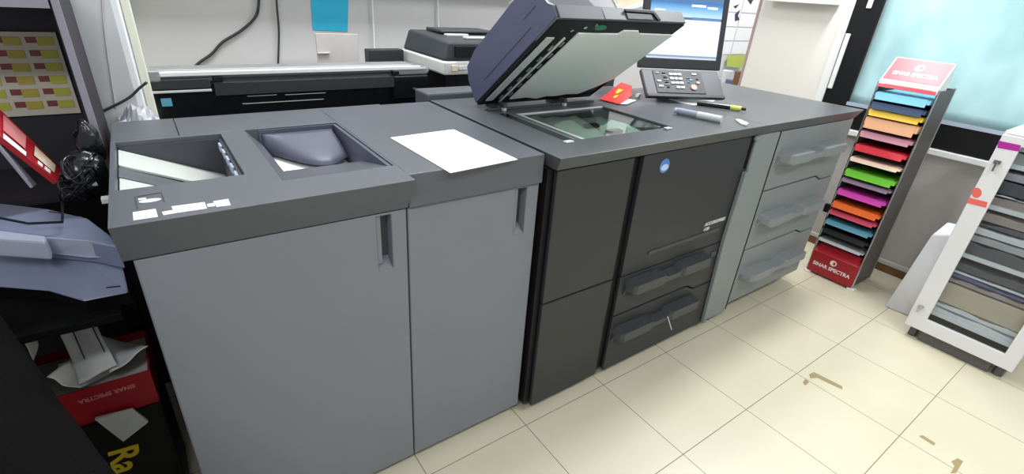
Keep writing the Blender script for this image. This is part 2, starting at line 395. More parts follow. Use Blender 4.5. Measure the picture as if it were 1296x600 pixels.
# second bin: divider slope, sloped front lip, floor, paper
mb = MB().hexa([(-0.695, 0.132, 1.019), (-0.695, 0.582, 1.019), (-0.655, 0.582, 0.975), (-0.655, 0.325, 0.975)], [(-0.696, 0.132, 0.94), (-0.696, 0.582, 0.94), (-0.663, 0.582, 0.935), (-0.663, 0.195, 0.935)])
mb.build('bin_side', 'cap', fin)
MB().prism([(0.132, 1.0185), (0.325, 0.974), (0.325, 0.90), (0.132, 0.90)], 'x', -0.6945, -0.4465).build('bin_front_slope', 'cap', fin)
MB().box(-0.4462, -0.437, 0.133, 0.582, 0.87, 1.016).build('bin_side', 'binside', fin)
MB().box(-0.66, -0.447, 0.578, 0.5835, 0.87, 1.016).build('bin_back', 'binside', fin)
MB().box(-0.664, -0.443, 0.192, 0.584, 0.80, 0.85).build('bin_floor', 'bindark', fin)
# curled paper left in the bin, and a grey sheet drawing the shading above it
def pap(u, v): return (-0.65 + 0.195 * u, 0.33 + 0.23 * v, 0.935 + 0.008 * v)
tag(MB().sheet(12, 12, pap, (0, 0, 0.004)).build('paper_sheet', 'paper', smooth=True), 'curled white sheets lying in the deep right tray of the grey finisher', 'paper')
def crl(u, v):
    yb = 0.56 - 0.17 * math.sin(min(1, u * 1.25) * math.pi * 0.62) ** 1.2 + (0.03 if u > .8 else 0) * (u - .8) * 5
    return (-0.652 + 0.198 * u, yb + (0.574 - yb) * v, 0.955 + 0.05 * v ** 0.7)
MB().sheet(20, 10, crl, (0, 0, 0.003)).build('tray_shade_sheet', 'binside', fin, smooth=True)  # grey sheet shaped to draw the curved shading above the paper
# stickers on the front rim
z = 1.0203
for pts in ([(168, 269), (197, 264.5), (200, 274.5), (169, 279)], [(205, 268.5), (219, 266), (221, 270), (207, 272.5)], [(217, 261.5), (259, 256), (262, 264), (221, 270)], [(270, 255), (289, 252), (292, 260), (274, 262)], [(262, 258.5), (271, 257), (272, 261), (263, 262)]):
    c = [at(x, y, z=z) for x, y in pts]
    MB().hexa([(p.x, p.y, z - .0002) for p in c], [(p.x, p.y, z + 0.0006) for p in c]).build('label_sticker', 'white', fin)
for (a, b) in (((171, 249), (174, 264)), ((204, 243), (208, 255)), ((173, 249), (203, 244))):
    p = at(*a, z=z); q = at(*b, z=z); MB().tube([p, q], 0.0012, 6).build('sticker_outline', 'bindark', fin)
p = at(190, 254, z=z); mb = MB()
mb.hexa([(p.x + 0.018 * math.cos(t * .5236), p.y + 0.009 * math.sin(t * .5236), z) for t in range(12)], [(p.x + 0.018 * math.cos(t * .5236), p.y + 0.009 * math.sin(t * .5236), z + .0007) for t in range(12)])
p = at(180, 252, z=z); mb.box(p.x - .006, p.x + .006, p.y - .004, p.y + .004, z, z + .0007)
mb.build('printed_mark', 'white', fin)

# ================================================================== RELAY UNIT (grey, second)
rel = thing('relay_unit', 'plain grey relay cabinet between the finisher and the charcoal press body', 'printer unit', (-0.22, 0.43, 0))
MB().box(-0.428, -0.012, 0.108, 0.78, 0.05, 0.929).build('body', 'cap', rel)
MB().box(-0.4285, -0.009, 0.060, 0.79, 0.93, 1.018).build('top_cover', 'cap', rel, bev=0.003)
door(-0.4285, -0.011, 0.045, 0.927, 0.0705, (-0.095, -0.055, 0.772, 0.92), rel, 'panel')
MB().box(-0.42, -0.02, 0.125, 0.76, 0.0, 0.049).build('plinth_or_shade_block', 'gap', rel)
c = [at(x, y, z=1.0195) for x, y in ((494, 174.5), (574, 164), (655, 202), (570, 219))]
def wsheet(u, v):
    p = (c[0] * (1 - u) + c[1] * u) * (1 - v) + (c[3] * (1 - u) + c[2] * u) * v
    return (p.x, p.y, 1.0205)
tag(MB().sheet(4, 8, wsheet, (0, 0, 0.0015)).build('paper_sheet', 'paper'), 'blank white sheet lying flat on the grey relay cabinet, slightly over its edge', 'paper')

# ================================================================== PRESS BODY (charcoal)
pr = thing('digital_press', 'charcoal digital press body with its document lid open and touch panel', 'printer', (0.54, 0.43, 0))
G = (0.20, 0.645, 0.135, 0.50)
DX1 = 1.0755
mb = MB().box(0.003, 1.074, 0.055, 0.86, 0.05, 0.90)
mb.slab([0.003, 1.074], [0.055, 0.86], 0.90, 0.971, [G], 'z')
mb.build('body', 'black', pr)
SL = (0.135, 0.165, 0.14, 0.51)
mb = MB().slab([0.0, DX1], [0.0, 0.80], 0.973, 1.02, [G], 'z')
for v in mb.bm.verts:
    if v.co.y < 0.001 and v.co.z < 0.98: v.co.y = 0.03
    if v.co.x < 0.001 and v.co.z < 0.98: v.co.x = 0.016
mb.build('deck', 'deck', pr, bev=0.002)
MB().box(-0.0085, 0.25, 0.802, 0.92, 0.90, 1.045).build('rear_block', 'cap', pr, bev=0.008)
MB().box(0.252, 1.07, 0.802, 0.86, 0.90, 1.02).build('rear_cover', 'deck', pr, bev=0.004)
# scanner bed
defm('bedgrey', (120, 128, 124), 0.6); defm('bedpale', (222, 232, 224), 0.5)
sb = MB().box(G[0], G[1], G[2], G[3], 0.9002, 0.975).build('scanner_bed', 'bedgrey', pr)
MB().box(G[0] + .001, G[1] - .001, G[2] + .001, G[3] - .001, 1.010, 1.014).build('glass_pane', 'scanglass', sb)
mb = MB().box(G[0], G[0] + 0.016, G[2], G[3], 1.0145, 1.0185); mb.box(G[0], G[1], G[3] - 0.009, G[3], 1.0145, 1.0187)
mb.build('measuring_strip', 'lightgrey', sb)
MB().box(SL[0], SL[1], SL[2], SL[3], 1.0203, 1.0215).build('slit_glass', 'blackgloss', pr)
MB().box(SL[1] + .002, SL[1] + .008, SL[2], SL[3], 1.0203, 1.022).build('slit_frame', 'silver', pr)
p = at(720, 180, z=1.02); MB().box(p.x - 0.02, p.x + 0.012, p.y - 0.012, p.y + 0.006, 1.0203, 1.026).build('corner_clip', 'lightgrey', pr, bev=.002)
p = at(845, 163, z=1.02); MB().box(p.x - 0.02, p.x + 0.012, p.y - 0.012, p.y + 0.006, 1.0203, 1.026).build('corner_clip', 'lightgrey', pr, bev=.002)
# pale shape and dark blobs under the glass
cr_ = MB(); cp_ = [at(a, b, z=0.99) for a, b in ((700, 158), (712, 153), (724, 152), (735, 159), (750, 160), (764, 158), (774, 151), (792, 156), (812, 166), (740, 180), (722, 170))]
cr_.hexa([(p.x, p.y, 0.9755) for p in cp_], [(p.x, p.y, 0.99) for p in cp_]); cr_.build('pale_shape', 'bedpale', sb, bev=.003)
for a, b in ((749, 158), (778, 165)):
    p = at(a, b, z=1.0); MB().box(p.x - .035, p.x + .03, p.y - .018, p.y + .016, 0.9905, 1.004).build('dark_blob', 'blackgloss', sb, bev=.006)

# doors
MB().box(0.026, 0.357, 0.037, 0.053, 0.503, 0.968).build('door', 'charcoal', pr, bev=0.003)
MB().box(0.026, 0.357, 0.037, 0.053, 0.045, 0.497).build('door', 'charcoal', pr, bev=0.003)
d2 = MB().slab([0.402, 1.072], [0.498, 0.968], 0.037, 0.053, [(1.045, 1.0715, 0.83, 0.9675)], 'y').build('door', 'charcoal', pr, bev=0.003)
g = MB().prism([(0.53, 0.558), (1.0, 0.558), (0.985, 0.578), (0.535, 0.573)], 'y', 0.0335, 0.0372).build('grip', 'charcoal2', d2, bev=.002)
# round logo
T = frame((0.518, 0.0362, 0.918), (1, 0, 0), (0, 0, 1))
mb = MB(T); mb.hexa([(0.026 * math.cos(t * .2618), 0.026 * math.sin(t * .2618), 0) for t in range(24)], [(0.026 * math.cos(t * .2618), 0.026 * math.sin(t * .2618), 0.001) for t in range(24)])
mb.build('logo', 'logo', d2)
mb = MB(frame((0.520, 0.0350, 0.912), (1, 0, 0), (0, 0, 1)))
mb.hexa([(0.020 * math.cos(t * .2618), 0.012 * math.sin(t * .2618), 0) for t in range(24)], [(0.020 * math.cos(t * .2618), 0.012 * math.sin(t * .2618), 0.0006) for t in range(24)])
mb.build('logo_oval', 'logolight', d2)
text('ACCURIOPRESS', 0.0205, frame((0.945, 0.0362, 0.612), (1, 0, 0), (0, 0, 1)), 'lightgrey', d2, shear=0.3, sx=1.0, bold=0.0008)
text('6120', 0.019, frame((0.892, 0.0362, 0.588), (1, 0, 0), (0, 0, 1)), 'lightgrey', d2, shear=0.3, bold=0.0008)
def kink(x0, x1, z0, z1, xk, dz, zk0=True, zk1=True):
    """drawer front outline whose bottom/top edge drops at the right"""
    pts = [(x0, z0)]
    if zk0: pts += [(xk, z0), (xk + 0.06, z0 - dz)] + [(x1, z0 - dz)]
    else: pts += [(x1, z0)]
    if zk1: pts += [(x1, z1 - dz), (xk + 0.06, z1 - dz), (xk, z1)]
    else: pts += [(x1, z1)]
    pts += [(x0, z1)]
    return pts
def grip(x0, x1, zt, h, y0, dep, parent, m):
    """projecting grip with a dip in the middle of its upper edge and an undercut lower face"""
    n = 48; top_f = []; 
    mb = MB(); cols = []
    for i in range(n + 1):
        u = i / n; x = x0 + (x1 - x0) * u
        dip = 0.02 * max(0, min(1, (0.11 - abs(u - 0.48)) / 0.03)) 
        e = min(1, u / 0.03, (1 - u) / 0.05)
        zt_ = zt - dip - 0.02 * (1 - e); d = dep * (0.25 + 0.75 * e) - (0.01 if dip > 0 else 0)
        zb = zt - h
        cols.append([mb.v((x, y0, zt_ + 0.006)), mb.v((x, y0 - d, zt_)), mb.v((x, y0 - d, zt - 0.042 + 0.01 * (1 - e))), mb.v((x, y0 - 0.012 * e, zt - h)), mb.v((x, y0, zt - h + 0.001))])
    for i in range(n):
        for k in range(5): mb.bm.faces.new([cols[i][k], cols[i + 1][k], cols[i + 1][(k + 1) % 5], cols[i][(k + 1) % 5]])
    mb.bm.faces.new(cols[0]); mb.bm.faces.new(cols[-1][::-1])
    return mb.build('grip', m, parent)
dr1 = MB().prism(kink(0.402, 1.072, 0.318, 0.492, 0.86, 0.03, True, False), 'y', 0.037, 0.053).build('drawer', 'charcoal', pr, bev=0.003)
grip(0.43, 0.945, 0.470, 0.062, 0.0375, 0.050, dr1, 'charcoal2')
dr2 = MB().prism(kink(0.402, 1.072, 0.045, 0.312, 0.86, 0.03, False, True), 'y', 0.037, 0.053).build('drawer', 'charcoal', pr, bev=0.003)
grip(0.41, 0.945, 0.252, 0.062, 0.0375, 0.050, dr2, 'charcoal2')
MB().box(0.985, 1.02, 0.033, 0.0375, 0.43, 0.455).build('lock_tab', 'bindark', dr1)
a = at(845, 401, y=-0.008); b = at(850, 417, y=-0.008); MB().tube([a, b], 0.0025, 6).build('tape_strip', 'lightgrey', dr2)
MB().box(0.03, 1.04, 0.12, 0.83, 0.012, 0.049).build('plinth_or_shade_block', 'gap', pr)
for x in (0.06, 1.0):
    for y in (0.16, 0.78): MB().cyl((x, y, 0), (x, y, 0.02), 0.022).build('caster', 'black', pr)

# ---- document lid, hinged at the back of the deck
ang = math.radians(38)
LT = Matrix.Translation((0.10, 0.618, 1.035)) @ Matrix.Rotation(-ang, 4, 'X') @ Matrix.Diagonal((1, -1, 1, 1))
# local: x right, y from hinge to front edge, z up out of the lid
LW, LD = 0.585, 0.535
mb = MB(LT)
prof = [(0.0, 0.006), (0.0, 0.10), (0.02, 0.145), (0.10, 0.165), (0.40, 0.165), (0.455, 0.150), (0.50, 0.105), (0.522, 0.055), (0.535, 0.045), (0.535, 0.006)]
mb.prism(prof, 'x', 0.0065, 0.19)
lid = mb.build('document_lid', 'lidfront', pr, bev=0.006)
mb = MB(LT); mb.prism(prof, 'x', 0.0, 0.006); mb.build('side_cover_light_tint', 'lid', lid, bev=0.002)  # purple cast of the light painted into this side's colour
mb = MB(LT)
prof2 = [(0.0, 0.006), (0.0, 0.06), (0.03, 0.085), (0.42, 0.075), (0.50, 0.05), (0.537, 0.046), (0.540, 0.0), (0.46, 0.0), (0.46, 0.006)]
mb.prism(prof2, 'x', 0.1905, LW)
mb.build('lid_cover', 'lidfront', lid, bev=0.004)
mb = MB(LT); mb.prism([(0.02, 0.09), (0.02, 0.185), (0.40, 0.185), (0.48, 0.13), (0.49, 0.06), (0.02, 0.06)], 'x', 0.191, 0.325)
mb.build('paper_input_tray', 'lidfront', lid, bev=0.005)
mb = MB(LT); mb.box(0.01, 0.1895, 0.5355, 0.539, 0.0, 0.045); mb.box(0.0, 0.19, 0.42, 0.535, 0.0, 0.0055); mb.build('lid_lip', 'lidfront', lid, bev=.0015)
mb = MB(LT); mb.slab([0.004, LW - 0.004], [0.004, 0.532], -0.004, 0.0055, [(0.115, 0.575, 0.03, 0.485)], 'z'); mb.build('underside_frame', 'black', lid)
mb = MB(LT); mb.box(0.1, 0.58, 0.02, 0.5, 0.0005, 0.0057)
mb.build('underside_backing', 'black', lid)
# white platen sheet with a wavy edge
pts = [(0.125, 0.045), (0.20, 0.052), (0.26, 0.035), (0.30, 0.05), (0.35, 0.046), (0.40, 0.056), (0.47, 0.052), (0.52, 0.10), (0.572, 0.17), (0.578, 0.478), (0.40, 0.482), (0.38, 0.497), (0.31, 0.497), (0.30, 0.478), (0.125, 0.478)]
mb = MB(LT); mb.prism(pts, 'z', -0.010, -0.0045); mb.build('platen_sheet', 'platen', lid)
mb = MB(LT); mb.box(0.020, 0.050, 0.04, 0.45, -0.0075, -0.0042); mb.build('contact_strip', 'lightgrey', lid)
mb = MB(LT); mb.box(0.088, 0.094, 0.02, 0.45, -0.0085, -0.0042); mb.build('guide_rail', 'white', lid)
for k in range(6):
    for x in (0.072, 0.104):
        y = 0.05 + k * 0.066 + (0.02 if x > 0.1 else 0)
        mb = MB(LT); mb.box(x, x + 0.008, y, y + 0.026, -0.008, -0.0042); mb.build('guide_tab', 'silver', lid, bev=.001)
mb = MB(LT); mb.hexa([(0.195 + 0.024 * math.cos(t * .5236), 0.508 + 0.011 * math.sin(t * .5236), -.0085) for t in range(12)], [(0.195 + 0.024 * math.cos(t * .5236), 0.508 + 0.011 * math.sin(t * .5236), -.0042) for t in range(12)])
mb.build('green_dial', 'teal', lid)
for x, y in ((0.13, 0.508), (0.165, 0.52), (0.09, 0.49)):
    mb = MB(LT); mb.cyl((x, y, -0.0042), (x, y, -0.0085), 0.006, 12); mb.build('screw', 'steel', lid)
# lid handle recess on the front edge
mb = MB(LT); mb.prism([(0.285, 0.036), (0.42, 0.036), (0.43, 0.030), (0.445, 0.003), (0.43, 0.003), (0.415, 0.026), (0.285, 0.028)], 'y', 0.5398, 0.546); mb.build('handle', 'black', lid, bev=.001)
mb = MB(LT); mb.box(0.29, 0.41, 0.5398, 0.543, 0.004, 0.0255); mb.build('handle_plate', 'charcoal2', lid, bev=.001)
# groove lines on the lid side
for (y0, y1, zz) in ((0.10, 0.42, 0.045), (0.40, 0.47, 0.085)):
    mb = MB(LT); mb.box(-0.0012, 0.0, y0, y1, zz, zz + 0.003); mb.build('side_groove', 'bindark', lid)
mb = MB(LT); mb.tube([(0.001, 0.36, 0.168), (0.001, 0.44, 0.157), (0.001, 0.478, 0.132), (0.001, 0.50, 0.108), (0.001, 0.522, 0.058), (0.001, 0.537, 0.043)], 0.0022, 6); mb.build('edge_bead', 'lightgrey', lid)
# hinges
for x in (0.19, 0.49):
    h = MB().box(x - 0.02, x + 0.02, 0.575, 0.66, 1.0205, 1.034); h.cyl((x - 0.022, 0.618, 1.040), (x + 0.022, 0.618, 1.040), 0.012, 12); h.box(x - 0.008, x + 0.008, 0.55, 0.59, 1.021, 1.047)
    h.build('hinge', 'bindark', lid, bev=.002)
    MB().box(x - 0.012, x + 0.0, 0.545, 0.56, 1.0205, 1.03).build('hinge_clip', 'lightgrey', lid)
MB().box(0.12, 0.66, 0.56, 0.572, 1.0205, 1.030).build('rear_rail', 'charcoal2', pr, bev=.002)

# ---- operation panel on its arm
KC = [at(x, y, z=zz) for x, y, zz in ((819, 121, 1.05), (916, 124, 1.05))]
ux = (KC[1] - KC[0]); ux.z = 0; kw = 0.40
ux.normalize(); uyv = Vector((-ux.y, ux.x, 0)); tilt = math.radians(38)
uy = uyv * math.cos(tilt) + Vector((0, 0, 1)) * math.sin(tilt)
k0 = Vector((0.985, 0.555, 1.040))
K0 = Vector((0.911, 0.488, 1.05)); K1 = Vector((1.272, 0.332, 1.05))
ux = (K1 - K0).normalized(); un = Vector((-ux.y, ux.x, 0)); KW = (K1 - K0).length
th = math.radians(42); kv = un * math.cos(th) + Vector((0, 0, 1)) * math.sin(th)
KT = frame(K0, ux, kv)           # x along, y up the slope, z out
mb = MB(KT); mb.box(0, KW, 0, 0.15, -0.022, 0.0)
pan = mb.build('operation_panel', 'charcoal2', pr, bev=0.006)
mb = MB(KT); mb.box(0.055, 0.30, 0.018, 0.138, 0.0, 0.003); mb.build('keypad_plate', 'charcoal', pan, bev=.001)
mb = MB(KT); mb.box(0.002, KW - 0.002, -0.004, 0.012, -0.010, 0.004); mb.build('front_lip', 'charcoal', pan, bev=.002)
def key(x, y, w, h, m):
    mb = MB(KT); mb.box(x - w / 2, x + w / 2, y - h / 2, y + h / 2, 0.003, 0.007); mb.build('key', m, pan, bev=.0012, seg=1)
for r in range(3):
    for c_ in range(3): key(0.142 + c_ * 0.022, 0.120 - r * 0.024, 0.018, 0.012, 'keys')
key(0.164, 0.048, 0.018, 0.012, 'keys'); key(0.186, 0.048, 0.018, 0.012, 'keys')
for x, y, w_, h_, m_ in ((0.075, 0.126, 0.016, 0.004, 'keys'), (0.075, 0.080, 0.018, 0.009, 'keys'), (0.078, 0.052, 0.020, 0.009, 'keys'), (0.108, 0.126, 0.018, 0.005, 'bindark'), (0.108, 0.112, 0.02, 0.003, 'keys'), (0.11, 0.100, 0.016, 0.005, 'black'), (0.112, 0.088, 0.024, 0.003, 'keys'), (0.112, 0.074, 0.016, 0.005, 'black'), (0.114, 0.062, 0.024, 0.003, 'keys'), (0.114, 0.048, 0.014, 0.005, 'black'),
                      (0.262, 0.124, 0.022, 0.009, 'keys'), (0.228, 0.102, 0.02, 0.003, 'keyblue'), (0.236, 0.090, 0.014, 0.006, 'keyblue'), (0.226, 0.078, 0.012, 0.004, 'keyblue'), (0.272, 0.098, 0.012, 0.005, 'bindark'), (0.270, 0.076, 0.016, 0.012, 'keyred')): key(x, y, w_, h_, m_)
mb = MB(KT); mb.cyl((0.242, 0.050, 0.003), (0.242, 0.050, 0.0075), 0.015, 20); o = mb.build('start_button', 'keyred', pan, bev=.001)
# arm
mb = MB(); pc = K0 + ux * 0.2 + un * 0.14
mb.box(pc.x - .05, pc.x + .05, pc.y - .04, pc.y + .05, 1.0205, 1.10); mb.build('panel_arm', 'black', pan, bev=.006)
# screen
ts = math.radians(80); sv = un * math.cos(ts) + Vector((0, 0, 1)) * math.sin(ts)
S0 = K0 + kv * 0.155 + ux * (-0.005)
ST = frame(S0, ux, sv); SW = 0.415; SH = 0.36
mb = MB(ST); mb.slab([0, SW], [0, SH], -0.03, 0.0, [(0.028, SW - 0.026, 0.045, SH - 0.02)], 'z'); scr = mb.build('touch_screen', 'charcoal', pan, bev=.004)
mb = MB(ST); mb.box(0.01, SW - .01, .01, SH - .01, -0.045, -0.0302); mb.build('screen_back', 'black', scr)
x0_, x1_, y0_, y1_ = 0.0285, SW - 0.0265, 0.0455, SH - 0.0205
mb = MB(ST); mb.box(x0_, x1_, y0_, y1_, -0.012, -0.006)
uvl = mb.bm.loops.layers.uv.new('UVMap'); inv = ST.inverted()
for f in mb.bm.faces:
    for l in f.loops:
        q = inv @ l.vert.co; l[uvl].uv = ((q.x - x0_) / (x1_ - x0_), (q.y - y0_) / (y1_ - y0_))
disp = mb.build('display', 'screen', scr)
defm('scr_grey', (205, 215, 235), 0.4, emit=(196, 208, 232), estr=0.8); defm('scr_blue', (60, 90, 140), 0.4, emit=(90, 112, 150), estr=0.8); defm('scr_white', (250, 252, 255), 0.4, emit=(244, 248, 255), estr=0.95)
for (a, b, c1, d1, m_) in ((0.04, 0.19, 0.075, 0.128, 'scr_grey'), (0.205, 0.37, 0.07, 0.2, 'scr_white'), (0.24, 0.385, 0.213, 0.224, 'scr_blue'), (0.23, 0.30, 0.268, 0.276, 'scr_white'), (0.31, 0.36, 0.262, 0.27, 'scr_white'), (0.05, 0.10, 0.245, 0.25, 'scr_white')):
    mb = MB(ST); mb.box(a, b, c1, d1, -0.0058, -0.005); mb.build('screen_window', m_, disp)

# ================================================================== PAPER FEED UNIT (right)
defm('gapgrey', (16, 17, 18), 0.8, spec=0.2)
pf = thing('paper_feed_unit', 'grey three-drawer paper feed unit at the right end of the press', 'printer unit', (1.52, 0.4, 0))
FX0, FX1 = 1.077, 1.972
MB().box(FX0, FX1, 0.055, 0.76, 0.10, 0.971).build('body', 'gapgrey', pf)
mb = MB().prism([(1.0765, 0.0), (1.958, 0.0), (1.925, 0.62), (1.91, 0.77), (1.0765, 0.77)], 'z', 0.973, 1.02)
for v in mb.bm.verts:
    if v.co.y < 0.001 and v.co.z < 0.98: v.co.y = 0.03
mb.build('deck', 'deck', pf, bev=0.002)
cp = MB().prism([(1.077, 0.971), (1.256, 0.971), (1.256, 0.045), (1.077, 0.05)], 'y', 0.030, 0.0545)
cp.build('side_column', 'panel_d', pf, bev=0.004)
MB().prism([(1.046, 0.82), (1.0765, 0.82), (1.0765, 0.05), (1.062, 0.05), (1.034, 0.5)], 'y', 0.018, 0.036).build('column_lip', 'panel_d', pf, bev=0.003)
MB().box(1.048, 1.09, 0.018, 0.0295, 0.955, 0.971).build('column_cap', 'panel_d', pf, bev=0.003)
for i, (z0, z1) in enumerate(((0.695, 0.968), (0.391, 0.688), (0.085, 0.384))):
    pts = [(1.262 if i else 1.222, z0), (1.769, z0), (1.83, z0 - 0.026), (1.970, z0 - 0.026), (1.970, z1 - (0.026 if i else 0)), (1.83, z1 - (0.026 if i else 0)), (1.769, z1), (1.262 if i > 0 else 1.222, z1)]
    if i == 0: pts = [(1.262, z0), (1.769, z0), (1.83, z0 - 0.026), (1.970, z0 - 0.026), (1.970, z1), (1.262, z1)]
    else: pts = [(1.262, z0), (1.769, z0), (1.83, z0 - 0.026), (1.970, z0 - 0.026), (1.970, z1 - 0.026), (1.83, z1 - 0.026), (1.769, z1), (1.262, z1)]
    if i == 2: pts = [(1.262, z0), (1.970, z0), (1.970, z1 - 0.026), (1.83, z1 - 0.026), (1.769, z1), (1.262, z1)]
    dr = MB().prism(pts, 'y', 0.034, 0.0545).build('drawer', 'panel_d', pf, bev=0.004)
    grip(1.30, 1.86, (0.872, 0.572, 0.272)[i], 0.058, 0.0345, 0.066, dr, 'panel_d')
MB().box(1.2565, 1.2617, 0.0292, 0.054, 0.06, 0.97).build('gap_shade_strip', 'gapgrey', pf)  # black filler painting the dark of the gap beside the drawers
MB().box(1.12, 1.94, 0.12, 0.72, 0.03, 0.099).build('plinth_or_shade_block', 'gap', pf)
for x in (1.15, 1.86):
    for y in (0.13, 0.66): MB().box(x - .02, x + .02, y, y + .04, 0, 0.031).build('foot', 'black', pf)
MB().box(0, 0.02, 0, 0.01, 0, 0.03).bm.free()

# ================================================================== THINGS ON THE DECK
def rod(name, label, cat, p, q, z, r, parts):
    """pen-like thing from p to q; parts = (start, end, radius, material, name)"""
    P = at(*p, z=z); Q = at(*q, z=z); d = Q - P
    t = thing(name, label, cat, ((P + Q) / 2)[:2] + (1.0205,) if False else (((P + Q) / 2).x, ((P + Q) / 2).y, 1.0205))
    for a, b, rr, mt_, nm in parts:
        A = P + d * a; B = P + d * b; A.z = B.z = 1.0208 + r
        MB().cyl(A, B, rr, 14).build(nm, mt_, t, smooth=False)
    return t
rod('marker', 'thick grey-blue marker with a white cap lying on the press deck', 'marker', (854, 141), (913, 153), 1.03, 0.014, ((0, 0.06, 0.011, 'bluewhite', 'end_plug'), (0.062, 0.498, 0.0135, 'silverblue2', 'barrel'), (0.5, 1.0, 0.014, 'lightgrey', 'marker_cap')))
t = rod('highlighter', 'black pen with a yellow-green cap end lying behind the white-capped marker', 'pen', (882, 131), (944, 139), 1.03, 0.011, ((0, 0.68, 0.0105, 'blackgloss', 'barrel'), (0.682, 0.90, 0.011, 'yellowgreen', 'pen_cap'), (0.902, 1.0, 0.006, 'black', 'tip')))
A = at(886, 129, z=1.04); B = at(925, 142, z=1.03)
t = MB().hexa([(at(x, y, z=1.022).x, at(x, y, z=1.022).y, 1.0207) for x, y in ((879, 130), (905, 134), (927, 141), (905, 144))], [(at(x, y, z=1.022).x, at(x, y, z=1.022).y, 1.03) for x, y in ((879, 130), (905, 134), (925, 140), (905, 143))]).build('pen_pouch', 'black', bev=.002)
tag(t, 'small flat black pouch beside the black pen on the press deck', 'pouch')
bpy.data.objects.remove(t)
# crumpled bit of tape
c = at(940, 157, z=1.021); cb = [at(x, y, z=1.021) for x, y in ((930, 152), (936, 153), (947, 157), (945, 160), (938, 158))]
tag(MB().hexa([(p.x, p.y, 1.0205) for p in cb], [(p.x, p.y, 1.0255 + 0.003 * (i % 2)) for i, p in enumerate(cb)]).build('tape_scrap', 'lightgrey', bev=.001), 'small crumpled scrap of clear tape near the front edge of the deck', 'tape')
# white paper under the operation panel
pp = [at(x, y, z=1.022) for x, y in ((846, 125), (862, 130), (880, 133), (900, 131), (908, 124), (880, 121))]
tag(MB().hexa([(p.x, p.y, 1.0204) for p in pp], [(p.x, p.y, 1.0222) for p in pp]).build('paper_sheet', 'paper'), 'white paper slip showing beneath the touch panel keypad', 'paper')
# red card with yellow figures
rc = thing('red_packet', 'red folded flyer with yellow markings lying behind the open scanner glass', 'flyer', (0.87, 0.60, 1.0205))
def flyer(pts, th_, m_, nm):
    P_ = [at(a, b, z=z_) for a, b, z_ in pts]
    return MB().hexa([(p.x, p.y, p.z) for p in P_], [(p.x + .001, p.y + 0.002, p.z - th_) for p in P_]).build(nm, m_, rc)
flyer([(759.5, 125.4, 1.026), (784, 131.8, 1.026), (800, 120.5, 1.036), (800, 108.5, 1.058), (786, 104, 1.06)], 0.0035, 'redbright', 'flyer_page')
flyer([(766, 125.4, 1.0275), (778, 128.5, 1.0275), (781, 126, 1.030), (769, 122.8, 1.030)], 0.001, 'yellow', 'printed_patch')
flyer([(776, 123, 1.034), (778, 124, 1.034), (787, 117.5, 1.042), (785, 116.5, 1.042)], 0.001, 'yellow', 'printed_patch')
flyer([(779, 117, 1.042), (781, 118.5, 1.042), (789, 114, 1.049), (783, 112, 1.049)], 0.001, 'yellow', 'printed_patch')
flyer([(785, 131.5, 1.0245), (793, 132, 1.0245), (805, 127, 1.0245), (794, 124.5, 1.0245)], 0.001, 'white', 'inner_page')
# small white knob and plug left of the panel
p = at(808, 121, z=1.03); tag(MB().cyl((p.x - .01, p.y, 1.0305), (p.x + .02, p.y + .01, 1.0305), 0.009, 12).build('plug', 'white', bev=.002), 'small white plug lying on the deck left of the touch panel', 'plug')
# white-edged folder bits behind the lid
fk = thing('folded_card_display', 'white-edged folded brown card standing behind the open document lid', 'card', (1.22, 1.03, 0.8305))
def strip(a, b, wd, m_, nm):
    P = at(*a, y=1.0); Q = at(*b, y=1.0); d = (Q - P).normalized(); n_ = Vector((d.z, 0, -d.x))
    lo = [P + n_ * wd, P - n_ * wd, Q - n_ * wd, Q + n_ * wd]
    MB().hexa([(v.x, 0.985, v.z) for v in lo], [(v.x, 1.005, v.z) for v in lo]).build(nm, m_, fk, bev=.002)
strip((773, -4), (782, 14), 0.007, 'white', 'card_edge'); strip((780, 15), (816, 4), 0.009, 'white', 'card_edge')
q = [at(x, y, y=1.02) for x, y in ((775, -10), (812, -14), (812, 2), (783, 12))]
MB().hexa([(v.x, 1.012, v.z) for v in q], [(v.x, 1.024, v.z) for v in q]).build('card_face', 'tan', fk)
q = [at(x, y, y=1.02) for x, y in ((795, 14), (816, 6), (816, 17), (800, 18))]
MB().hexa([(v.x, 1.006, v.z) for v in q], [(v.x, 1.012, v.z) for v in q]).build('card_back', 'white', fk)
q0 = at(778, 0, y=1.0); MB().box(q0.x + 0.02, q0.x + 0.12, 1.03, 1.06, 0.8305, q0.z).build('support', 'bindark', fk)

# ================================================================== BACK TABLE AND DEVICES
tb = thing('side_table', 'plain table behind the press carrying the large-format printer', 'table', (0.3, 1.3, 0))
MB().box(-0.87, 1.8, 0.95, 1.70, 0.80, 0.83).build('tabletop', 'tabletop', tb, bev=.003)
for x in (-0.82, 1.74):
    for y in (1.0, 1.64): MB().box(x - .02, x + .02, y - .02, y + .02, 0, 0.7995).build('leg', 'tabletop', tb)
pl = thing('large_format_printer', 'long black plotter with a silver top lid behind the grey cabinets', 'plotter', (-0.4, 1.2, 0.83))
PT = rz(-0.906, 1.03, 0, 0.8)
PW = 0.985
mb = MB(PT); mb.box(0, PW + 0.03, 0.02, 0.30, 0.831, 1.075); mb.build('body', 'blackgloss', pl, bev=.008)
mb = MB(PT); mb.prism([(0.015, 1.076), (0.14, 1.076), (0.14, 1.112), (0.05, 1.114), (0.012, 1.10)], 'x', 0.0, 0.965); mb.build('top_lid', 'silver', pl, bev=.003)
mb = MB(PT); mb.box(0.0, PW, -0.002, 0.0145, 1.098, 1.112); mb.build('chrome_strip', 'white', pl, bev=.002)
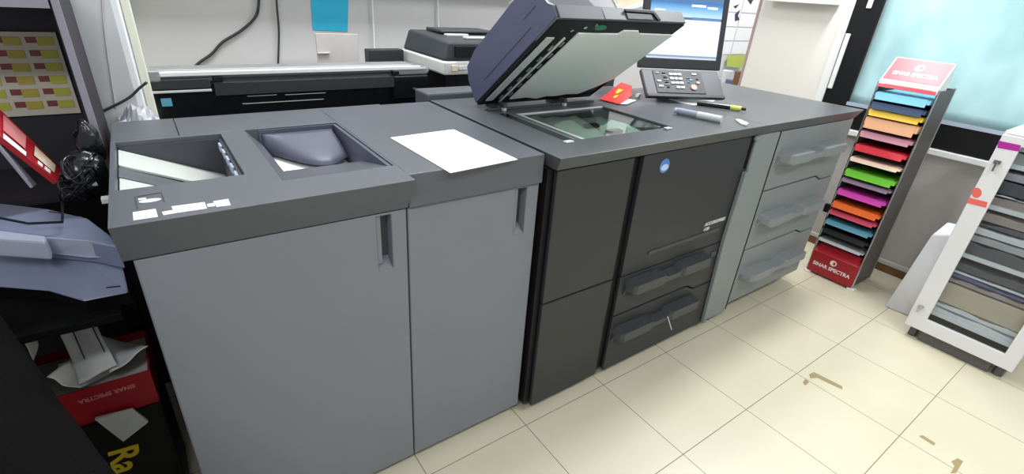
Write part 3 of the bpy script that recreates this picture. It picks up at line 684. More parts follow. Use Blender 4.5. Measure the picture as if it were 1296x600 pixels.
mb = MB(PT); mb.prism([(0.0, 1.072), (0.0195, 1.097), (0.0195, 1.03), (0.0, 1.03)], 'x', 0.20, 0.88); mb.build('roller_cover', 'charcoal', pl)
mb = MB(PT); mb.prism([(0.0, 1.09), (0.19, 1.09), (0.19, 1.058), (0.0, 1.058)], 'y', -0.004, 0.0195); mb.build('cartridge_door', 'charcoal', pl, bev=.003)
mb = MB(PT); mb.box(0.0, 0.19, -0.006, 0.0195, 1.047, 1.054); mb.build('door_edge', 'lightgrey', pl, bev=.001)
mb = MB(PT); mb.prism([(0.86, 0.0), (1.012, 0.0), (1.045, 0.04), (1.03, 0.15), (0.86, 0.15)], 'z', 1.0755, 1.106); mb.build('control_console', 'silver', pl, bev=.006)
mb = MB(PT); mb.box(0.86, 1.02, -0.002, 0.0195, 0.98, 1.075); mb.build('ink_cover', 'blackgloss', pl, bev=.006)
for (a, b, z_) in ((0.30, 0.40, 1.018), (0.43, 0.58, 1.016), (0.28, 0.57, 0.992), (0.20, 0.80, 0.955)):
    mb = MB(PT); mb.box(a, b, 0.0165, 0.0198, z_, z_ + 0.0025); mb.build('media_slot_edge', 'lightgrey', pl)
for x in (0.20, 0.855):
    mb = MB(PT); mb.box(x, x + 0.03, -0.004, 0.012, 1.078, 1.094); mb.build('latch', 'black', pl, bev=.002)
mb = MB(PT); mb.box(0.038, 0.068, 0.0165, 0.0198, 1.000, 1.026); mb.build('blue_sticker', 'keyblue', pl)
text('hp', 0.016, PT @ frame((0.955, -0.0022, 1.02), (1, 0, 0), (0, 0, 1)), 'silver', pl)
mb = MB(PT); mb.box(-0.002, 0.052, -0.004, 0.09, 1.08, 1.118); mb.build('end_cap', 'silver', pl, bev=.004)

gp = MB().box(-0.252, -0.065, 1.39, 1.40, 0.8305, 1.202)
gp.box(-0.254, -0.2, 1.381, 1.389, 1.119, 1.125); gp = gp.build('grey_board', 'greypanel', bev=.001)
for v in gp.data.vertices: pass
tag(gp, 'small grey board leaning behind the plotter under the blue paper', 'board')
for x in (-0.11, -0.06):
    pass
# cables on the back wall
def cable(name, pts, r, m_, label, y=YB - 0.012):
    P = [at(a, b, y=y) for a, b in pts]
    # smooth through the points
    out = []
    for i in range(len(P) - 1):
        p0 = P[max(i - 1, 0)]; p1 = P[i]; p2 = P[i + 1]; p3 = P[min(i + 2, len(P) - 1)]
        for k in range(6):
            t_ = k / 6
            out.append(0.5 * ((2 * p1) + (p2 - p0) * t_ + (2 * p0 - 5 * p1 + 4 * p2 - p3) * t_ ** 2 + (3 * p1 - p0 - 3 * p2 + p3) * t_ ** 3))
    out.append(P[-1])
    return tag(MB().tube(out, r, 8).build(name, m_, smooth=True), label, 'cable')
cable('power_cable', [(332, -60), (328, -5), (324, 20), (306, 38), (282, 53), (268, 68), (249, 82), (236, 100)], 0.006, 'charcoal', 'dark curved cable running down behind the left half of the plotter')
cable('power_cable', [(350, -60), (350, 0), (353, 40), (352, 80), (352, 100)], 0.0045, 'charcoal', 'dark straight cable hanging left of the blue paper')
cable('cable', [(470, -60), (471, 0), (473, 40), (475, 90)], 0.004, 'white', 'thin white cord hanging just right of the blue paper')
cable('cable', [(553, -60), (554, 0), (555, 34), (556, 60)], 0.004, 'white', 'thin white cord hanging above the desktop scanner')
cable('power_cable', [(118, 146), (140, 136), (163, 124), (176, 112), (186, 104)], 0.004, 'charcoal', 'short black cable running from the dark shelf to the plotter', y=0.905)
cable('cable', [(128, -30), (130, 20), (136, 70), (142, 110), (146, 138)], 0.002, 'greypanel', 'thin grey cord running down the white pillar', y=0.914)
# blue paper on the wall
q = [at(x, y, y=YB - 0.004) for x, y in ((391, -40), (442, -40), (440, 40), (396, 38))]
tag(MB().hexa([(v.x, YB - 0.0005, v.z) for v in q], [(v.x, YB - 0.003, v.z) for v in q]).build('blue_paper', 'cyanpaper'), 'bright blue paper sheet taped on the grey back wall', 'paper')
# scanner on a black stand
sc = thing('desktop_scanner', 'white flatbed scanner with a dark grey feeder top, right of the plotter', 'scanner', (0.42, 1.25, 1.05))
mb = MB(); mb.hexa([(0.20, 1.06, 1.066), (0.20, 1.50, 1.066), (0.62, 1.50, 1.066), (0.62, 1.06, 1.066)], [(0.196, 1.05, 1.126), (0.196, 1.51, 1.126), (0.63, 1.51, 1.126), (0.63, 1.05, 1.126)]); mb.build('base', 'white', sc, bev=.008)
mb = MB(); mb.hexa([(0.20, 1.055, 1.127), (0.20, 1.50, 1.127), (0.62, 1.50, 1.127), (0.62, 1.055, 1.127)], [(0.215, 1.055, 1.208), (0.215, 1.46, 1.222), (0.62, 1.46, 1.222), (0.62, 1.055, 1.208)]); mb.build('feeder_lid', 'charcoal2', sc, bev=.010)
MB().box(0.25, 0.60, 1.046, 1.056, 1.145, 1.19).build('front_recess', 'black', sc, bev=.002)
mb = MB(); mb.box(0.35, 0.60, 1.12, 1.16, 1.212, 1.222); mb.box(0.30, 0.42, 1.22, 1.25, 1.214, 1.224); mb.build('paper_guide', 'lightgrey', sc, bev=.003)
MB().box(0.30, 0.60, 1.28, 1.44, 1.2225, 1.236).build('input_tray', 'charcoal2', sc, bev=.004)
MB().box(0.235, 0.265, 1.0475, 1.052, 1.085, 1.108).build('label_sticker', 'tan', sc); MB().box(0.27, 0.32, 1.0475, 1.052, 1.09, 1.104).build('label_sticker', 'lightgrey', sc)
ps = MB().box(0.22, 0.62, 1.08, 1.49, 0.8305, 1.064).build('black_stand', 'black', bev=.006)
tag(ps, 'black box stand underneath the white flatbed scanner', 'stand')
# thing with a pale rim behind the plotter, between it and the scanner
q = MB().box(0.0, 0.18, 1.44, 1.50, 0.8305, 1.128).build('storage_box', 'charcoal', bev=.004); tag(q, 'dark box with a pale top edge behind the right end of the plotter', 'box')
# far room corner: sheets on the white wall
def wallrect(name, pts, y, m_, label, cat, group=None, th=0.002):
    q = [at(a, b, y=y) for a, b in pts]
    return tag(MB().hexa([(v.x, y, v.z) for v in q], [(v.x, y - th, v.z) for v in q]).build(name, m_), label, cat, group)
YF = YB - 0.002
XS = [3.18, 3.46, 3.74]
sheets = []
names = ['top left', 'top right', 'second row left', 'second row right', 'third row left', 'third row right', 'fourth row left', 'fourth row right']
for r_ in range(4):
    for c_ in range(2):
        z0 = 1.39 - r_ * 0.115; x0 = 3.16 + c_ * 0.30
        s_ = MB().box(x0, x0 + 0.285, YF - 0.002, YF, z0, z0 + 0.105).build('paper_sheet', 'paper')
        tag(s_, 'white sheet on the far wall right of the touch panel, ' + names[r_ * 2 + c_], 'paper', 'white sheets on the far wall'); sheets.append(s_)
for k, (pts) in enumerate([[(930, 18), (937, 12), (934, 20), (936, 25), (930, 27)], [(928, 8), (936, 5), (931, 11)], [(946, 0), (955, -3), (950, 6)]]):
    q = [at(a, b, y=YF - 0.0024) for a, b in pts]
    par = sheets[0] if k < 2 else sheets[1]
    MB().hexa([(v.x, YF - 0.0022, v.z) for v in q], [(v.x, YF - 0.003, v.z) for v in q]).build('printed_figure', 'navy', par)
wallrect('yellow_card', [(921, 70), (943, 70), (939, 86), (919, 84)], YF - 0.02, 'yellowgreen', 'yellow-green card at the foot of the white sheets on the far wall', 'card')
fc = MB().box(3.2, 4.4, 1.30, 1.62, 0, 0.86).build('storage_cabinet', 'bluewhite', bev=.004); tag(fc, 'low pale blue cabinet in the far corner beyond the deck', 'cabinet')
q = at(921, 93, y=1.42); tag(MB().cyl((q.x, 1.42, 0.8605), (q.x, 1.42, 0.96), 0.035, 20, 0.042).build('white_cup', 'white'), 'white cup on the low cabinet in the far corner', 'cup')
q = at(934, 96, y=1.36); tag(MB().box(q.x - .1, q.x + .12, 1.32, 1.40, 0.8605, 0.90).build('grey_tin', 'silverblue', bev=.006), 'flat blue-grey tin beside the white cup in the far corner', 'tin')

# ================================================================== COLOURED PAPER RACK
defm('racksteel', (94, 88, 86), 0.55)
rk = thing('paper_rack', 'tall narrow metal rack of coloured papers with red signs against the right wall', 'rack', (2.34, -0.06, 0))
RY0, RY1, RX0, RX1 = -0.185, 0.065, 2.20, 2.46
for y in (RY0 - .006, RY1 + .006):
    mb = MB(); mb.prism([(RX0 + 0.01, 0.02), (RX1, 0.02), (RX1, 1.13), (RX0 + 0.03, 1.13)], 'y', y - 0.0015, y + 0.0015)
    mb.build('side_panel', 'racksteel', rk)
    for x in (RX0 + .012, RX1 - .01): MB().cyl((x, y, 0.01), (x, y, 1.135), 0.005, 8).build('upright', 'steel', rk)
MB().box(RX1 - .004, RX1, RY0, RY1, 0.02, 1.13).build('back_panel', 'bindark', rk)
bs = MB().prism([(RX0 - 0.003, 0.012), (RX1 - .005, 0.012), (RX1 - .005, 0.14), (RX0 + 0.055, 0.185), (RX0 + 0.045, 0.19), (RX0 - 0.003, 0.145)], 'y', RY0 - 0.002, RY1 + 0.002).build('base_box', 'red', rk, bev=.003)
MB().prism([(RX0 - 0.002, 0.1465), (RX0 + 0.045, 0.1915), (RX0 + 0.050, 0.19), (RX0 + 0.003, 0.1455)], 'y', RY0 + 0.012, RY1 - 0.012).build('base_lip', 'pinkred', bs, bev=.001)
text('SINAR SPECTRA', 0.030, frame((RX0 - 0.0035, (RY0 + RY1) / 2, 0.072), (0, -1, 0), (0, 0, 1)), 'white', bs, bold=0.0008, sx=0.98)
def ball(origin, ux_, uy_, r, parent):
    mb = MB(frame(origin, ux_, uy_)); mb.hexa([(r * math.cos(t * .2618), r * math.sin(t * .2618), 0) for t in range(24)], [(r * math.cos(t * .2618), r * math.sin(t * .2618), 0.0006) for t in range(24)]); b_ = mb.build('round_emblem', 'white', parent)
    mb = MB(frame(origin, ux_, uy_)); mb.hexa([(r * 0.8 * math.cos(a) * 0.5 + r * .3, r * .62 * math.sin(a), 0.0007) for a in [k * .5236 for k in range(12)]], [(r * 0.8 * math.cos(a) * 0.5 + r * .3, r * .62 * math.sin(a), 0.001) for a in [k * .5236 for k in range(12)]]); mb.build('emblem_inner', 'pinkred', parent)
ball((RX0 - 0.0035, (RY0 + RY1) / 2 + 0.0, 0.113), (0, -1, 0), (0, 0, 1), 0.018, bs)
for y in (RY0, RY1): MB().box(RX0 - 0.012, RX0 + 0.03, y - 0.026, y + 0.012, 0, 0.0115).build('foot', 'white', rk, bev=.002)
# header sign
hd = MB().prism([(RX0 - 0.005, 1.112), (RX0 + 0.012, 1.150), (RX0 + 0.11, 1.255), (RX0 + 0.118, 1.250), (RX0 + 0.12, 1.112)], 'y', RY0 - 0.004, RY1 + 0.004).build('header_sign', 'white', rk, bev=.002)
sl = Vector((0.098, 0, 0.105)).normalized()
HT = frame((RX0 + 0.012 - 0.0008, (RY0 + RY1) / 2, 1.150 + 0.0008), (0, -1, 0), sl)
mb = MB(HT); mb.box(-0.122, 0.122, 0.003, 0.138, 0.0002, 0.001); mb.build('header_face', 'pinkred', hd)
text('SINAR SPECTRA', 0.030, HT @ Matrix.Translation((0, 0.045, 0.0012)), 'white', hd, bold=0.0008, sx=0.92)
text('COLOUR PAPER', 0.012, HT @ Matrix.Translation((0, 0.018, 0.0012)), 'pink', hd) if False else None
ball(HT @ Vector((0.0, 0.09, 0.0012)), (0, -1, 0), sl, 0.020, hd)
s2 = Vector((0.017, 0, 0.038)).normalized()
H2T = frame((RX0 - 0.005 - 0.001, (RY0 + RY1) / 2, 1.112 + 0.0005), (0, -1, 0), s2)
mb = MB(H2T); mb.box(-0.127, 0.127, 0.0, 0.017, 0.0002, 0.0012); mb.build('header_band', 'pinkred', hd)
mb = MB(H2T); mb.box(-0.10, 0.11, 0.0145, 0.020, 0.0002, 0.0012); mb.build('header_band', 'pink', hd)
cols = [('light blue', (120, 190, 220), 1.085, 0.022), ('dark navy', (24, 58, 96), 1.035, 0.02), ('bright yellow', (238, 196, 50), 0.998, 0.02), ('pale apricot', (226, 170, 128), 0.955, 0.034),
        ('dusty mauve pink', (196, 132, 150), 0.880, 0.018), ('bright red', (210, 40, 58), 0.806, 0.020), ('cream', (232, 204, 180), 0.735, 0.012), ('lime green', (118, 208, 62), 0.665, 0.022),
        ('lilac grey', (134, 112, 134), 0.614, 0.012), ('magenta pink', (218, 70, 180), 0.546, 0.018), ('orange', (240, 110, 40), 0.470, 0.020), ('rose pink', (214, 74, 100), 0.418, 0.014),
        ('teal blue', (96, 160, 184), 0.357, 0.016), ('black', (30, 34, 32), 0.30, 0.016), ('pale grey', (170, 172, 170), 0.235, 0.008)]
for i, (cn, rgb, z, h) in enumerate(cols):
    defm('pc_' + str(i), rgb, 0.5)
    y0, y1 = RY0 + 0.004, RY1 - 0.004
    zs = z - h - 0.0035
    sf = MB().box(RX0 + 0.02, RX1 - .005, RY0, RY1, zs, zs + 0.003).build('shelf', 'bindark', rk)
    r0 = random.uniform(-0.004, 0.004)
    ps_ = thing('paper_stack', '', 'paper', (2.33, -0.06, zs + 0.003), 'coloured papers on the rack shelves')
    ps_['label'] = cn + ' paper pack on the narrow metal rack of coloured papers'
    mb = MB()
    mb.prism([(RX0 + r0 - 0.006, zs + 0.0035), (RX0 + r0, z - 0.002), (RX0 + 0.02, z), (RX1 - 0.01, z), (RX1 - 0.01, zs + 0.0035)], 'y', y0, y1)
    mb.build('sheets', 'pc_' + str(i), ps_, bev=.001)
    # drooping sample edge
    mb = MB(); mb.prism([(RX0 + r0 - 0.014, z - h * 1.6), (RX0 + r0 - 0.001, z + 0.001), (RX0 + 0.03, z + 0.0035), (RX0 + 0.03, z + 0.001), (RX0 + r0 - 0.0005, z - 0.0015)], 'y', y0 + 0.012, y1 - 0.006)
    mb.build('drooping_edge', 'pc_' + str(i), ps_)
# inner side colours (tabs at the right of the rack)
# small dark clip left of rack
c = at(1047, 262, x=2.19); tag(MB().box(2.18, 2.2, c.y - .012, c.y + .014, c.z - .03, c.z + .02).build('binder_clip', 'black', bev=.003), 'small dark clip hanging on the left edge of the coloured paper rack', 'clip')

# ================================================================== GLASS-FRONT CABINET
cb = thing('glass_door_cabinet', 'pale grey cabinet with a glass door full of folders at the right edge', 'cabinet', (2.22, -0.73, 0))
CX, CY0, CY1, CZ0, CZ1 = 1.97, -0.94, -0.522, 0.062, 1.032
XB = 2.42
MB().box(CX + .02, XB, CY1 - 0.012, CY1, CZ0, CZ1).build('side_wall', 'cabwhite', cb)
MB().box(CX + .02, XB, CY0, CY0 + 0.012, CZ0, CZ1).build('side_wall', 'cabwhite', cb)
MB().box(XB - .01, XB, CY0 + .0125, CY1 - .0125, CZ0, CZ1).build('back_wall', 'cabwhite', cb)
MB().box(CX + .02, XB + .0, CY0, CY1, CZ1 + 0.0005, CZ1 + 0.014).build('top', 'cabwhite', cb, bev=.002)
MB().box(CX + .02, XB - .011, CY0 + .0125, CY1 - .0125, CZ0, CZ0 + 0.05).build('bottom', 'cabdark', cb)
shz = [0.155, 0.475, 0.715]
for z in shz + [0.90]: MB().box(CX + 0.028, XB - .011, CY0 + .0125, CY1 - .0125, z, z + 0.020).build('shelf', 'paper', cb)
dd = MB().slab([CY0, CY1], [CZ0, CZ1], CX, CX + 0.019, [(CY0 + 0.052, CY1 - 0.072, 0.130, 0.995)], 'x').build('door', 'cabwhite', cb, bev=.003)
MB().box(CX + .008, CX + .012, CY0 + .0525, CY1 - .0725, 0.1305, 0.9945).build('glass_pane', 'thinglass', dd)
q = at(1263, 205, x=CX); mb = MB(); mb.box(CX - 0.012, CX - .0005, q.y - 0.012, q.y + 0.012, q.z - 0.008, q.z + 0.008); mb.box(CX - 0.016, CX - 0.008, q.y - 0.003, q.y + 0.004, q.z - 0.04, q.z); mb.build('lock', 'steel', dd, bev=.001)
q = at(1166, 388, x=CX); mb = MB(); mb.box(CX - 0.012, CX - .0005, q.y - 0.012, q.y + 0.012, q.z - 0.004, q.z + 0.006); mb.box(CX - 0.016, CX - 0.008, q.y + 0.001, q.y + 0.007, q.z - 0.032, q.z); mb.build('lock', 'steel', dd, bev=.001)
def sticker(pts, m_, nm):
    qq = [at(a, b, x=CX - .001) for a, b in pts]
    MB().hexa([(CX - .0003, v.y, v.z) for v in qq], [(CX - .0013, v.y, v.z) for v in qq]).build(nm, m_, dd)
sticker([(1264, 178), (1292, 184), (1290, 192), (1262, 187)], 'magenta', 'tape_strip')
defm('coral', (232, 106, 96), 0.5)
sticker([(1226, 250), (1250, 256), (1248, 263), (1224, 257)], 'coral', 'sticker_strip')
sticker([(1236 + 6.5 * math.cos(t * .5236), 244 + 6.5 * math.sin(t * .5236)) for t in range(12)], 'coral', 'round_sticker')
for y in (CY0 + .04, CY1 - .04):
    for x in (CX + .05, XB - .05): MB().cyl((x, y, 0), (x, y, CZ0), 0.018, 12).build('foot', 'cabdark', cb)
MB().box(CX + .022, XB - .02, CY0 + .07, CY1 - .07, 0.001, CZ0 - .001).build('plinth_or_shade_block', 'cabdark', cb)  # dark block standing in for the shadow under the cabinet
# contents
defm('f_darkgrey', (104, 102, 108), 0.5); defm('f_mid', (196, 193, 196), 0.5, mottled=.2, mscale=30); defm('f_pale', (248, 248, 250), 0.4, mottled=.1, mscale=30); defm('f_brown', (186, 168, 162), 0.6, mottled=.2, mscale=25); defm('f_blue', (108, 112, 156), 0.4)
def crumple(u, v, x0, x1, y0, y1, z, h, seed):
    return (x0 + (x1 - x0) * u, y0 + (y1 - y0) * v, z + h + 0.0055 * math.sin(9 * u + seed) * math.cos((8 + seed % 5 * 3) * v + 2 * seed))
items = {0.175: [('f_pale', .022, 'crumpled clear plastic bag at the bottom of the glass cabinet'), ('f_pale', .022, 'pale plastic-wrapped folder near the bottom of the glass cabinet'), ('tan', .085, 'thick tan paper bundle on the lowest shelf of the glass cabinet'), ('f_brown', .02, 'thin brown folder on top of the tan bundle'), ('f_blue', .016, 'navy folder on top of the tan and brown bundles'), ('f_pale', .014, 'white plastic sleeve between navy folders'), ('f_darkgrey', .03, 'dark slate folder topmost on the lowest cabinet shelf')],
         0.495: [('f_darkgrey', .05, 'dark grey box file on the middle cabinet shelf'), ('f_mid', .03, 'mid grey folder on the dark box file, middle cabinet shelf'), ('f_pale', .03, 'white plastic folder on the middle cabinet shelf'), ('f_darkgrey', .02, 'thin dark folder above the white plastic one, middle shelf'), ('f_brown', .035, 'brownish paper pile topmost on the middle cabinet shelf')],
         0.735: [('f_brown', .035, 'brown-grey paper pile on the upper cabinet shelf'), ('f_pale', .008, 'thin white sheet pile on the upper cabinet shelf'), ('f_darkgrey', .05, 'black folder bundle on the upper cabinet shelf'), ('f_mid', .03, 'grey plastic bag on top of the black folders, upper shelf')],
         0.920: [('f_mid', .03, 'grey wrapped bundle on the top shelf of the cabinet'), ('f_pale', .02, 'pale folder topmost in the glass cabinet')]}
sd = 0
for z, lst in items.items():
    zz = z + 0.0005
    for m_, h, lb in lst:
        h *= {0.175: 1.28, 0.495: 1.22, 0.735: 1.2, 0.920: 1.7}[z]
        sd += 1; yA = CY0 + 0.018 + random.uniform(0, .02); yB = CY1 - 0.018 - random.uniform(0, .02); xA = CX + 0.030 + random.uniform(0, .006)
        ns = sd
        def fn(u, v): 
            p = crumple(u, v, xA, XB - .03, yA, yB, zz, h - 0.0075, ns); return p
        mb = MB(); nx, ny = 4, 12
        Tt = [[mb.v(fn(i / nx, j / ny)) for j in range(ny + 1)] for i in range(nx + 1)]
        Bb = [[mb.v((Tt[i][j].co.x, Tt[i][j].co.y, zz)) for j in range(ny + 1)] for i in range(nx + 1)]
        for i in range(nx):
            for j in range(ny): mb.bm.faces.new([Tt[i][j], Tt[i + 1][j], Tt[i + 1][j + 1], Tt[i][j + 1]]); mb.bm.faces.new([Bb[i][j], Bb[i][j + 1], Bb[i + 1][j + 1], Bb[i + 1][j]])
        for i in range(nx): mb.bm.faces.new([Tt[i][0], Bb[i][0], Bb[i + 1][0], Tt[i + 1][0]]); mb.bm.faces.new([Tt[i + 1][ny], Bb[i + 1][ny], Bb[i][ny], Tt[i][ny]])
        for j in range(ny): mb.bm.faces.new([Tt[0][j + 1], Bb[0][j + 1], Bb[0][j], Tt[0][j]]); mb.bm.faces.new([Tt[nx][j], Bb[nx][j], Bb[nx][j + 1], Tt[nx][j + 1]])
        tag(mb.build('folder', m_, bev=.002, smooth=False), lb, 'folder', 'folders and bundles in the glass cabinet')
        zz += h + 0.001
# white foam sheet / bag between rack and cabinet
bg = MB().hexa([(2.19, -0.375, 0.001), (2.20, -0.505, 0.001), (2.33, -0.51, 0.001), (2.33, -0.40, 0.001)], [(2.20, -0.418, 0.462), (2.215, -0.512, 0.50), (2.30, -0.512, 0.53), (2.27, -0.44, 0.53)]).build('white_bag', 'foam', bev=.006)
tag(bg, 'white plastic bag standing on the floor beside the glass cabinet', 'bag')

# ================================================================== LEFT SIDE CLUTTER
# dark open shelf cabinet
dc = thing('dark_shelf_cabinet', 'dark open cabinet with a pale edge at the upper left', 'cabinet', (-1.3, 0.75, 0))
MB().box(-1.033, -1.016, 0.60, 0.90, 0.0, 1.345).build('side_panel', 'cabblack', dc)
MB().box(-1.030, -1.016, 0.592, 0.5995, 0.0, 1.345).build('panel_edge', 'lilac', dc)
MB().box(-1.62, -1.0345, 0.60, 0.90, 1.326, 1.345).build('top_panel', 'cabblack', dc)
MB().box(-1.62, -1.0345, 0.592, 0.5995, 1.323, 1.346).build('panel_edge', 'lilac', dc)
MB().box(-1.62, -1.0345, 0.893, 0.90, 0.0, 1.3255).build('back_panel', 'cabblack', dc)
MB().box(-1.64, -1.621, 0.60, 0.90, 0.0, 1.345).build('side_panel', 'cabblack', dc)
MB().box(-1.62, -1.0345, 0.61, 0.89, 0.87, 0.885).build('shelf', 'cabblack', dc)
# card sheet
defm('cardpaper', (206, 196, 180), 0.5); defm('cardyellow', (188, 184, 70), 0.5); defm('cardorange', (186, 168, 70), 0.5); defm('cardred', (136, 62, 62), 0.5)
cs = MB().box(-1.34, -1.066, 0.883, 0.8925, 1.03, 1.245).build('business_card_sheet', 'cardpaper')
tag(cs, 'printed sheet of yellow and red business cards at the back of the dark cabinet', 'sheet')
for r_ in range(6):
    for c_ in range(4):
        x1 = -1.075 - c_ * 0.066; z0 = 1.047 + r_ * 0.033
        o = MB().box(x1 - 0.034, x1, 0.881, 0.8828, z0, z0 + 0.021).build('printed_card', 'cardyellow' if c_ % 2 == 0 else 'cardorange', cs)
        o = MB().box(x1 - 0.056, x1 - 0.0345, 0.881, 0.8828, z0 + 0.006, z0 + 0.021).build('printed_card', 'cardred', cs)
# leaning brochures
def lean(a, b, c_, d_, th_, m1, label, name='brochure_stack'):
    P = [at(*a[:2], y=a[2]), at(*b[:2], y=b[2]), at(*c_[:2], y=c_[2]), at(*d_[:2], y=d_[2])]
    n_ = (P[1] - P[0]).cross(P[2] - P[0]).normalized() * th_
    o = MB().hexa(P, [p - n_ for p in P]).build(name, m1, bev=.001)
    return tag(o, label, 'brochure', 'brochures in the dark cabinet'), P, n_
o, P, n_ = lean((0, 172, 0.50), (74, 230, 0.50), (78, 214, 0.58), (0, 138, 0.58), 0.012, 'red', 'red and white brochure pack leaning in the dark cabinet, uppermost')
ctr = (P[0] + P[3]) / 2
sg = 1 if (n_.dot(CAM - ctr) > 0) else -1
off = n_.normalized() * (0.0008 * sg)
def pq(u, v): return (P[0] * (1 - u) + P[1] * u) * (1 - v) + (P[3] * (1 - u) + P[2] * u) * v
base = off if sg > 0 else off
for (u0, u1, v0, v1, m_) in ((0.05, 0.42, 0.0, 0.18, 'white'), (0.05, 0.40, 0.3, 0.9, 'pink'), (0.55, 0.9, 0.35, 0.85, 'tan'), (0.62, 0.70, 0.08, 0.24, 'white'), (0.74, 0.84, 0.08, 0.26, 'white')):
    q = [pq(u0, v0), pq(u1, v0), pq(u1, v1), pq(u0, v1)]
    out = off if sg > 0 else off
    MB().hexa([p + (off * 0.2) for p in q], [p + off * 1.2 for p in q]).build('printed_patch', m_, o)
o2, _, _ = lean((0, 185, 0.49), (42, 237, 0.49), (47, 233, 0.52), (0, 178, 0.52), 0.006, 'lilac', 'thin grey booklet leaning in the dark cabinet beneath the red brochure pack')
# yellow label at the far left
# shelf plate under the left printer and side stand
st = thing('printer_stand', 'black stand under the silver-blue desktop printer at left', 'stand', (-1.3, 0.35, 0))
MB().box(-1.50, -1.045, 0.22, 0.585, 0.715, 0.735).build('stand_top', 'gap', st, bev=.003)
MB().box(-1.50, -1.46, 0.24, 0.58, 0.0, 0.7145).build('stand_side', 'black', st)
MB().box(-1.085, -1.047, 0.545, 0.58, 0.0, 0.7145).build('stand_leg', 'black', st)
# desktop printer
dp = thing('desktop_printer', 'silver-blue desktop printer with curved covers left of the grey finisher', 'printer', (-1.25, 0.35, 0.735))
def zpoly(px, z): return [at(a, b, z=z) for a, b in px]
def platepts(px, z1, z0):
    pts = zpoly(px, z1); return [(p.x, p.y, z0) for p in pts], [(p.x, p.y, z1) for p in pts]
# top cover
lo, hi = platepts([(-30, 256), (0, 257), (60, 264), (111, 276), (140, 298), (150, 312), (111, 304), (61, 299), (0, 292), (-60, 286)], 0.90, 0.845)
MB().hexa(lo, hi).build('top_cover', 'silverblue', dp, bev=.004)
lo, hi = platepts([(-60, 288), (0, 291), (58, 298), (57, 306), (0, 302), (-60, 298)], 0.912, 0.868)
MB().hexa(lo, hi).build('paper_bar', 'silverblue2', dp, bev=.005)
bq = [at(a, b, z=z_) for a, b, z_ in ((58, 299.5, 0.899), (111, 304, 0.899), (150, 312.5, 0.899), (153, 326, 0.862), (111, 326, 0.862), (58, 320, 0.862))]
MB().hexa([(p.x, p.y - .002, p.z) for p in bq], [(p.x, p.y + 0.012, p.z - 0.004) for p in bq]).build('front_band_sheen', 'silverblue2', dp, bev=.002)  # paler colour paints the shine of the glossy slope
# middle section, chamfered, wider below
A1 = zpoly([(-60, 316), (0, 318), (57, 322), (111, 328), (154, 327)], 0.845)
A0 = zpoly([(-60, 360), (0, 362), (60, 367), (105, 380), (163, 369)], 0.790)
back = [Vector((-1.03, 0.30, 0)), Vector((-1.09, 0.57, 0)), Vector((-1.48, 0.60, 0))]
hi = [(p.x, p.y, 0.8445) for p in A1] + [(-1.035, 0.28, 0.8445), (-1.10, 0.56, 0.8445), (-1.40, 0.58, 0.8445)]
lo = [(p.x, p.y, 0.785) for p in A0] + [(-1.04, 0.30, 0.785), (-1.10, 0.56, 0.785), (-1.40, 0.58, 0.785)]
MB().hexa(lo, hi).build('front_cover', 'silverblue', dp, bev=.006)
hi = [(p.x, p.y + .02, 0.7845) for p in A0] + [(-1.045, 0.30, 0.7845), (-1.11, 0.55, 0.7845), (-1.39, 0.57, 0.7845)]
lo = [(x, y + 0.02, 0.7355) for x, y, z in hi]
MB().hexa(lo, hi).build('base', 'black', dp, bev=.004)
for (a, b) in (((38, 354), (70, 356)), ((134, 364), (152, 362)), ((62, 268), (78, 270))):
    z_ = 0.80 if a[1] > 300 else 0.9005
    p = at(*a, z=z_); q = at(*b, z=z_); MB().tube([p, q], 0.0012, 6).build('cover_slot', 'black', dp)
# wire tray on the printer
P = [at(a, b, z=0.925) for a, b in ((-50, 268), (0, 276), (36, 283), (79, 281), (79, 262), (77, 240))]
P[-1] = at(78, 232, z=0.96); P[-2] = at(79, 262, z=0.925)
tag(MB().tube(P, 0.0028, 8).build('wire_stand', 'black'), 'thin black wire frame on top of the silver-blue printer', 'wire frame')
MB()
# black bulky bundle between cabinet and finisher
def blob(name, c, r, label, cat, m_, seed, n=20, parent=None):
    mb = MB(); rows = []
    for i in range(1, n):
        th_ = math.pi * i / n; row = []
        for j in range(2 * n):
            ph = math.pi * j / n
            d = Vector((math.sin(th_) * math.cos(ph), math.sin(th_) * math.sin(ph), math.cos(th_)))
            k = 1 + 0.10 * math.sin(5 * d.x + seed) * math.cos(4 * d.z + seed) + 0.06 * math.sin(11 * d.y + 3 * seed) * math.sin(9 * d.z)
            row.append(mb.v((c[0] + d.x * r[0] * k, c[1] + d.y * r[1] * k, c[2] + d.z * r[2] * k)))
        rows.append(row)
    t0 = mb.v((c[0], c[1], c[2] + r[2])); t1 = mb.v((c[0], c[1], c[2] - r[2]))
    for j in range(2 * n):
        mb.bm.faces.new([t0, rows[0][j], rows[0][(j + 1) % (2 * n)]]); mb.bm.faces.new([t1, rows[-1][(j + 1) % (2 * n)], rows[-1][j]])
        for i in range(n - 2): mb.bm.faces.new([rows[i][j], rows[i + 1][j], rows[i + 1][(j + 1) % (2 * n)], rows[i][(j + 1) % (2 * n)]])
    o = mb.build(name, m_, parent, smooth=True)
    if label: tag(o, label, cat)
    return o
cbx = thing('cable_bundle', 'tangled black cables and adapters between the dark cabinet and the finisher', 'cables', (-1.06, 0.52, 0.901))
blob('adapter', (-1.055, 0.50, 0.965), (0.04, 0.05, 0.06), None, None, 'blackgloss', 1.0, parent=cbx)
blob('adapter', (-1.038, 0.555, 1.02), (0.026, 0.03, 0.06), None, None, 'blackgloss', 2.2, parent=cbx)
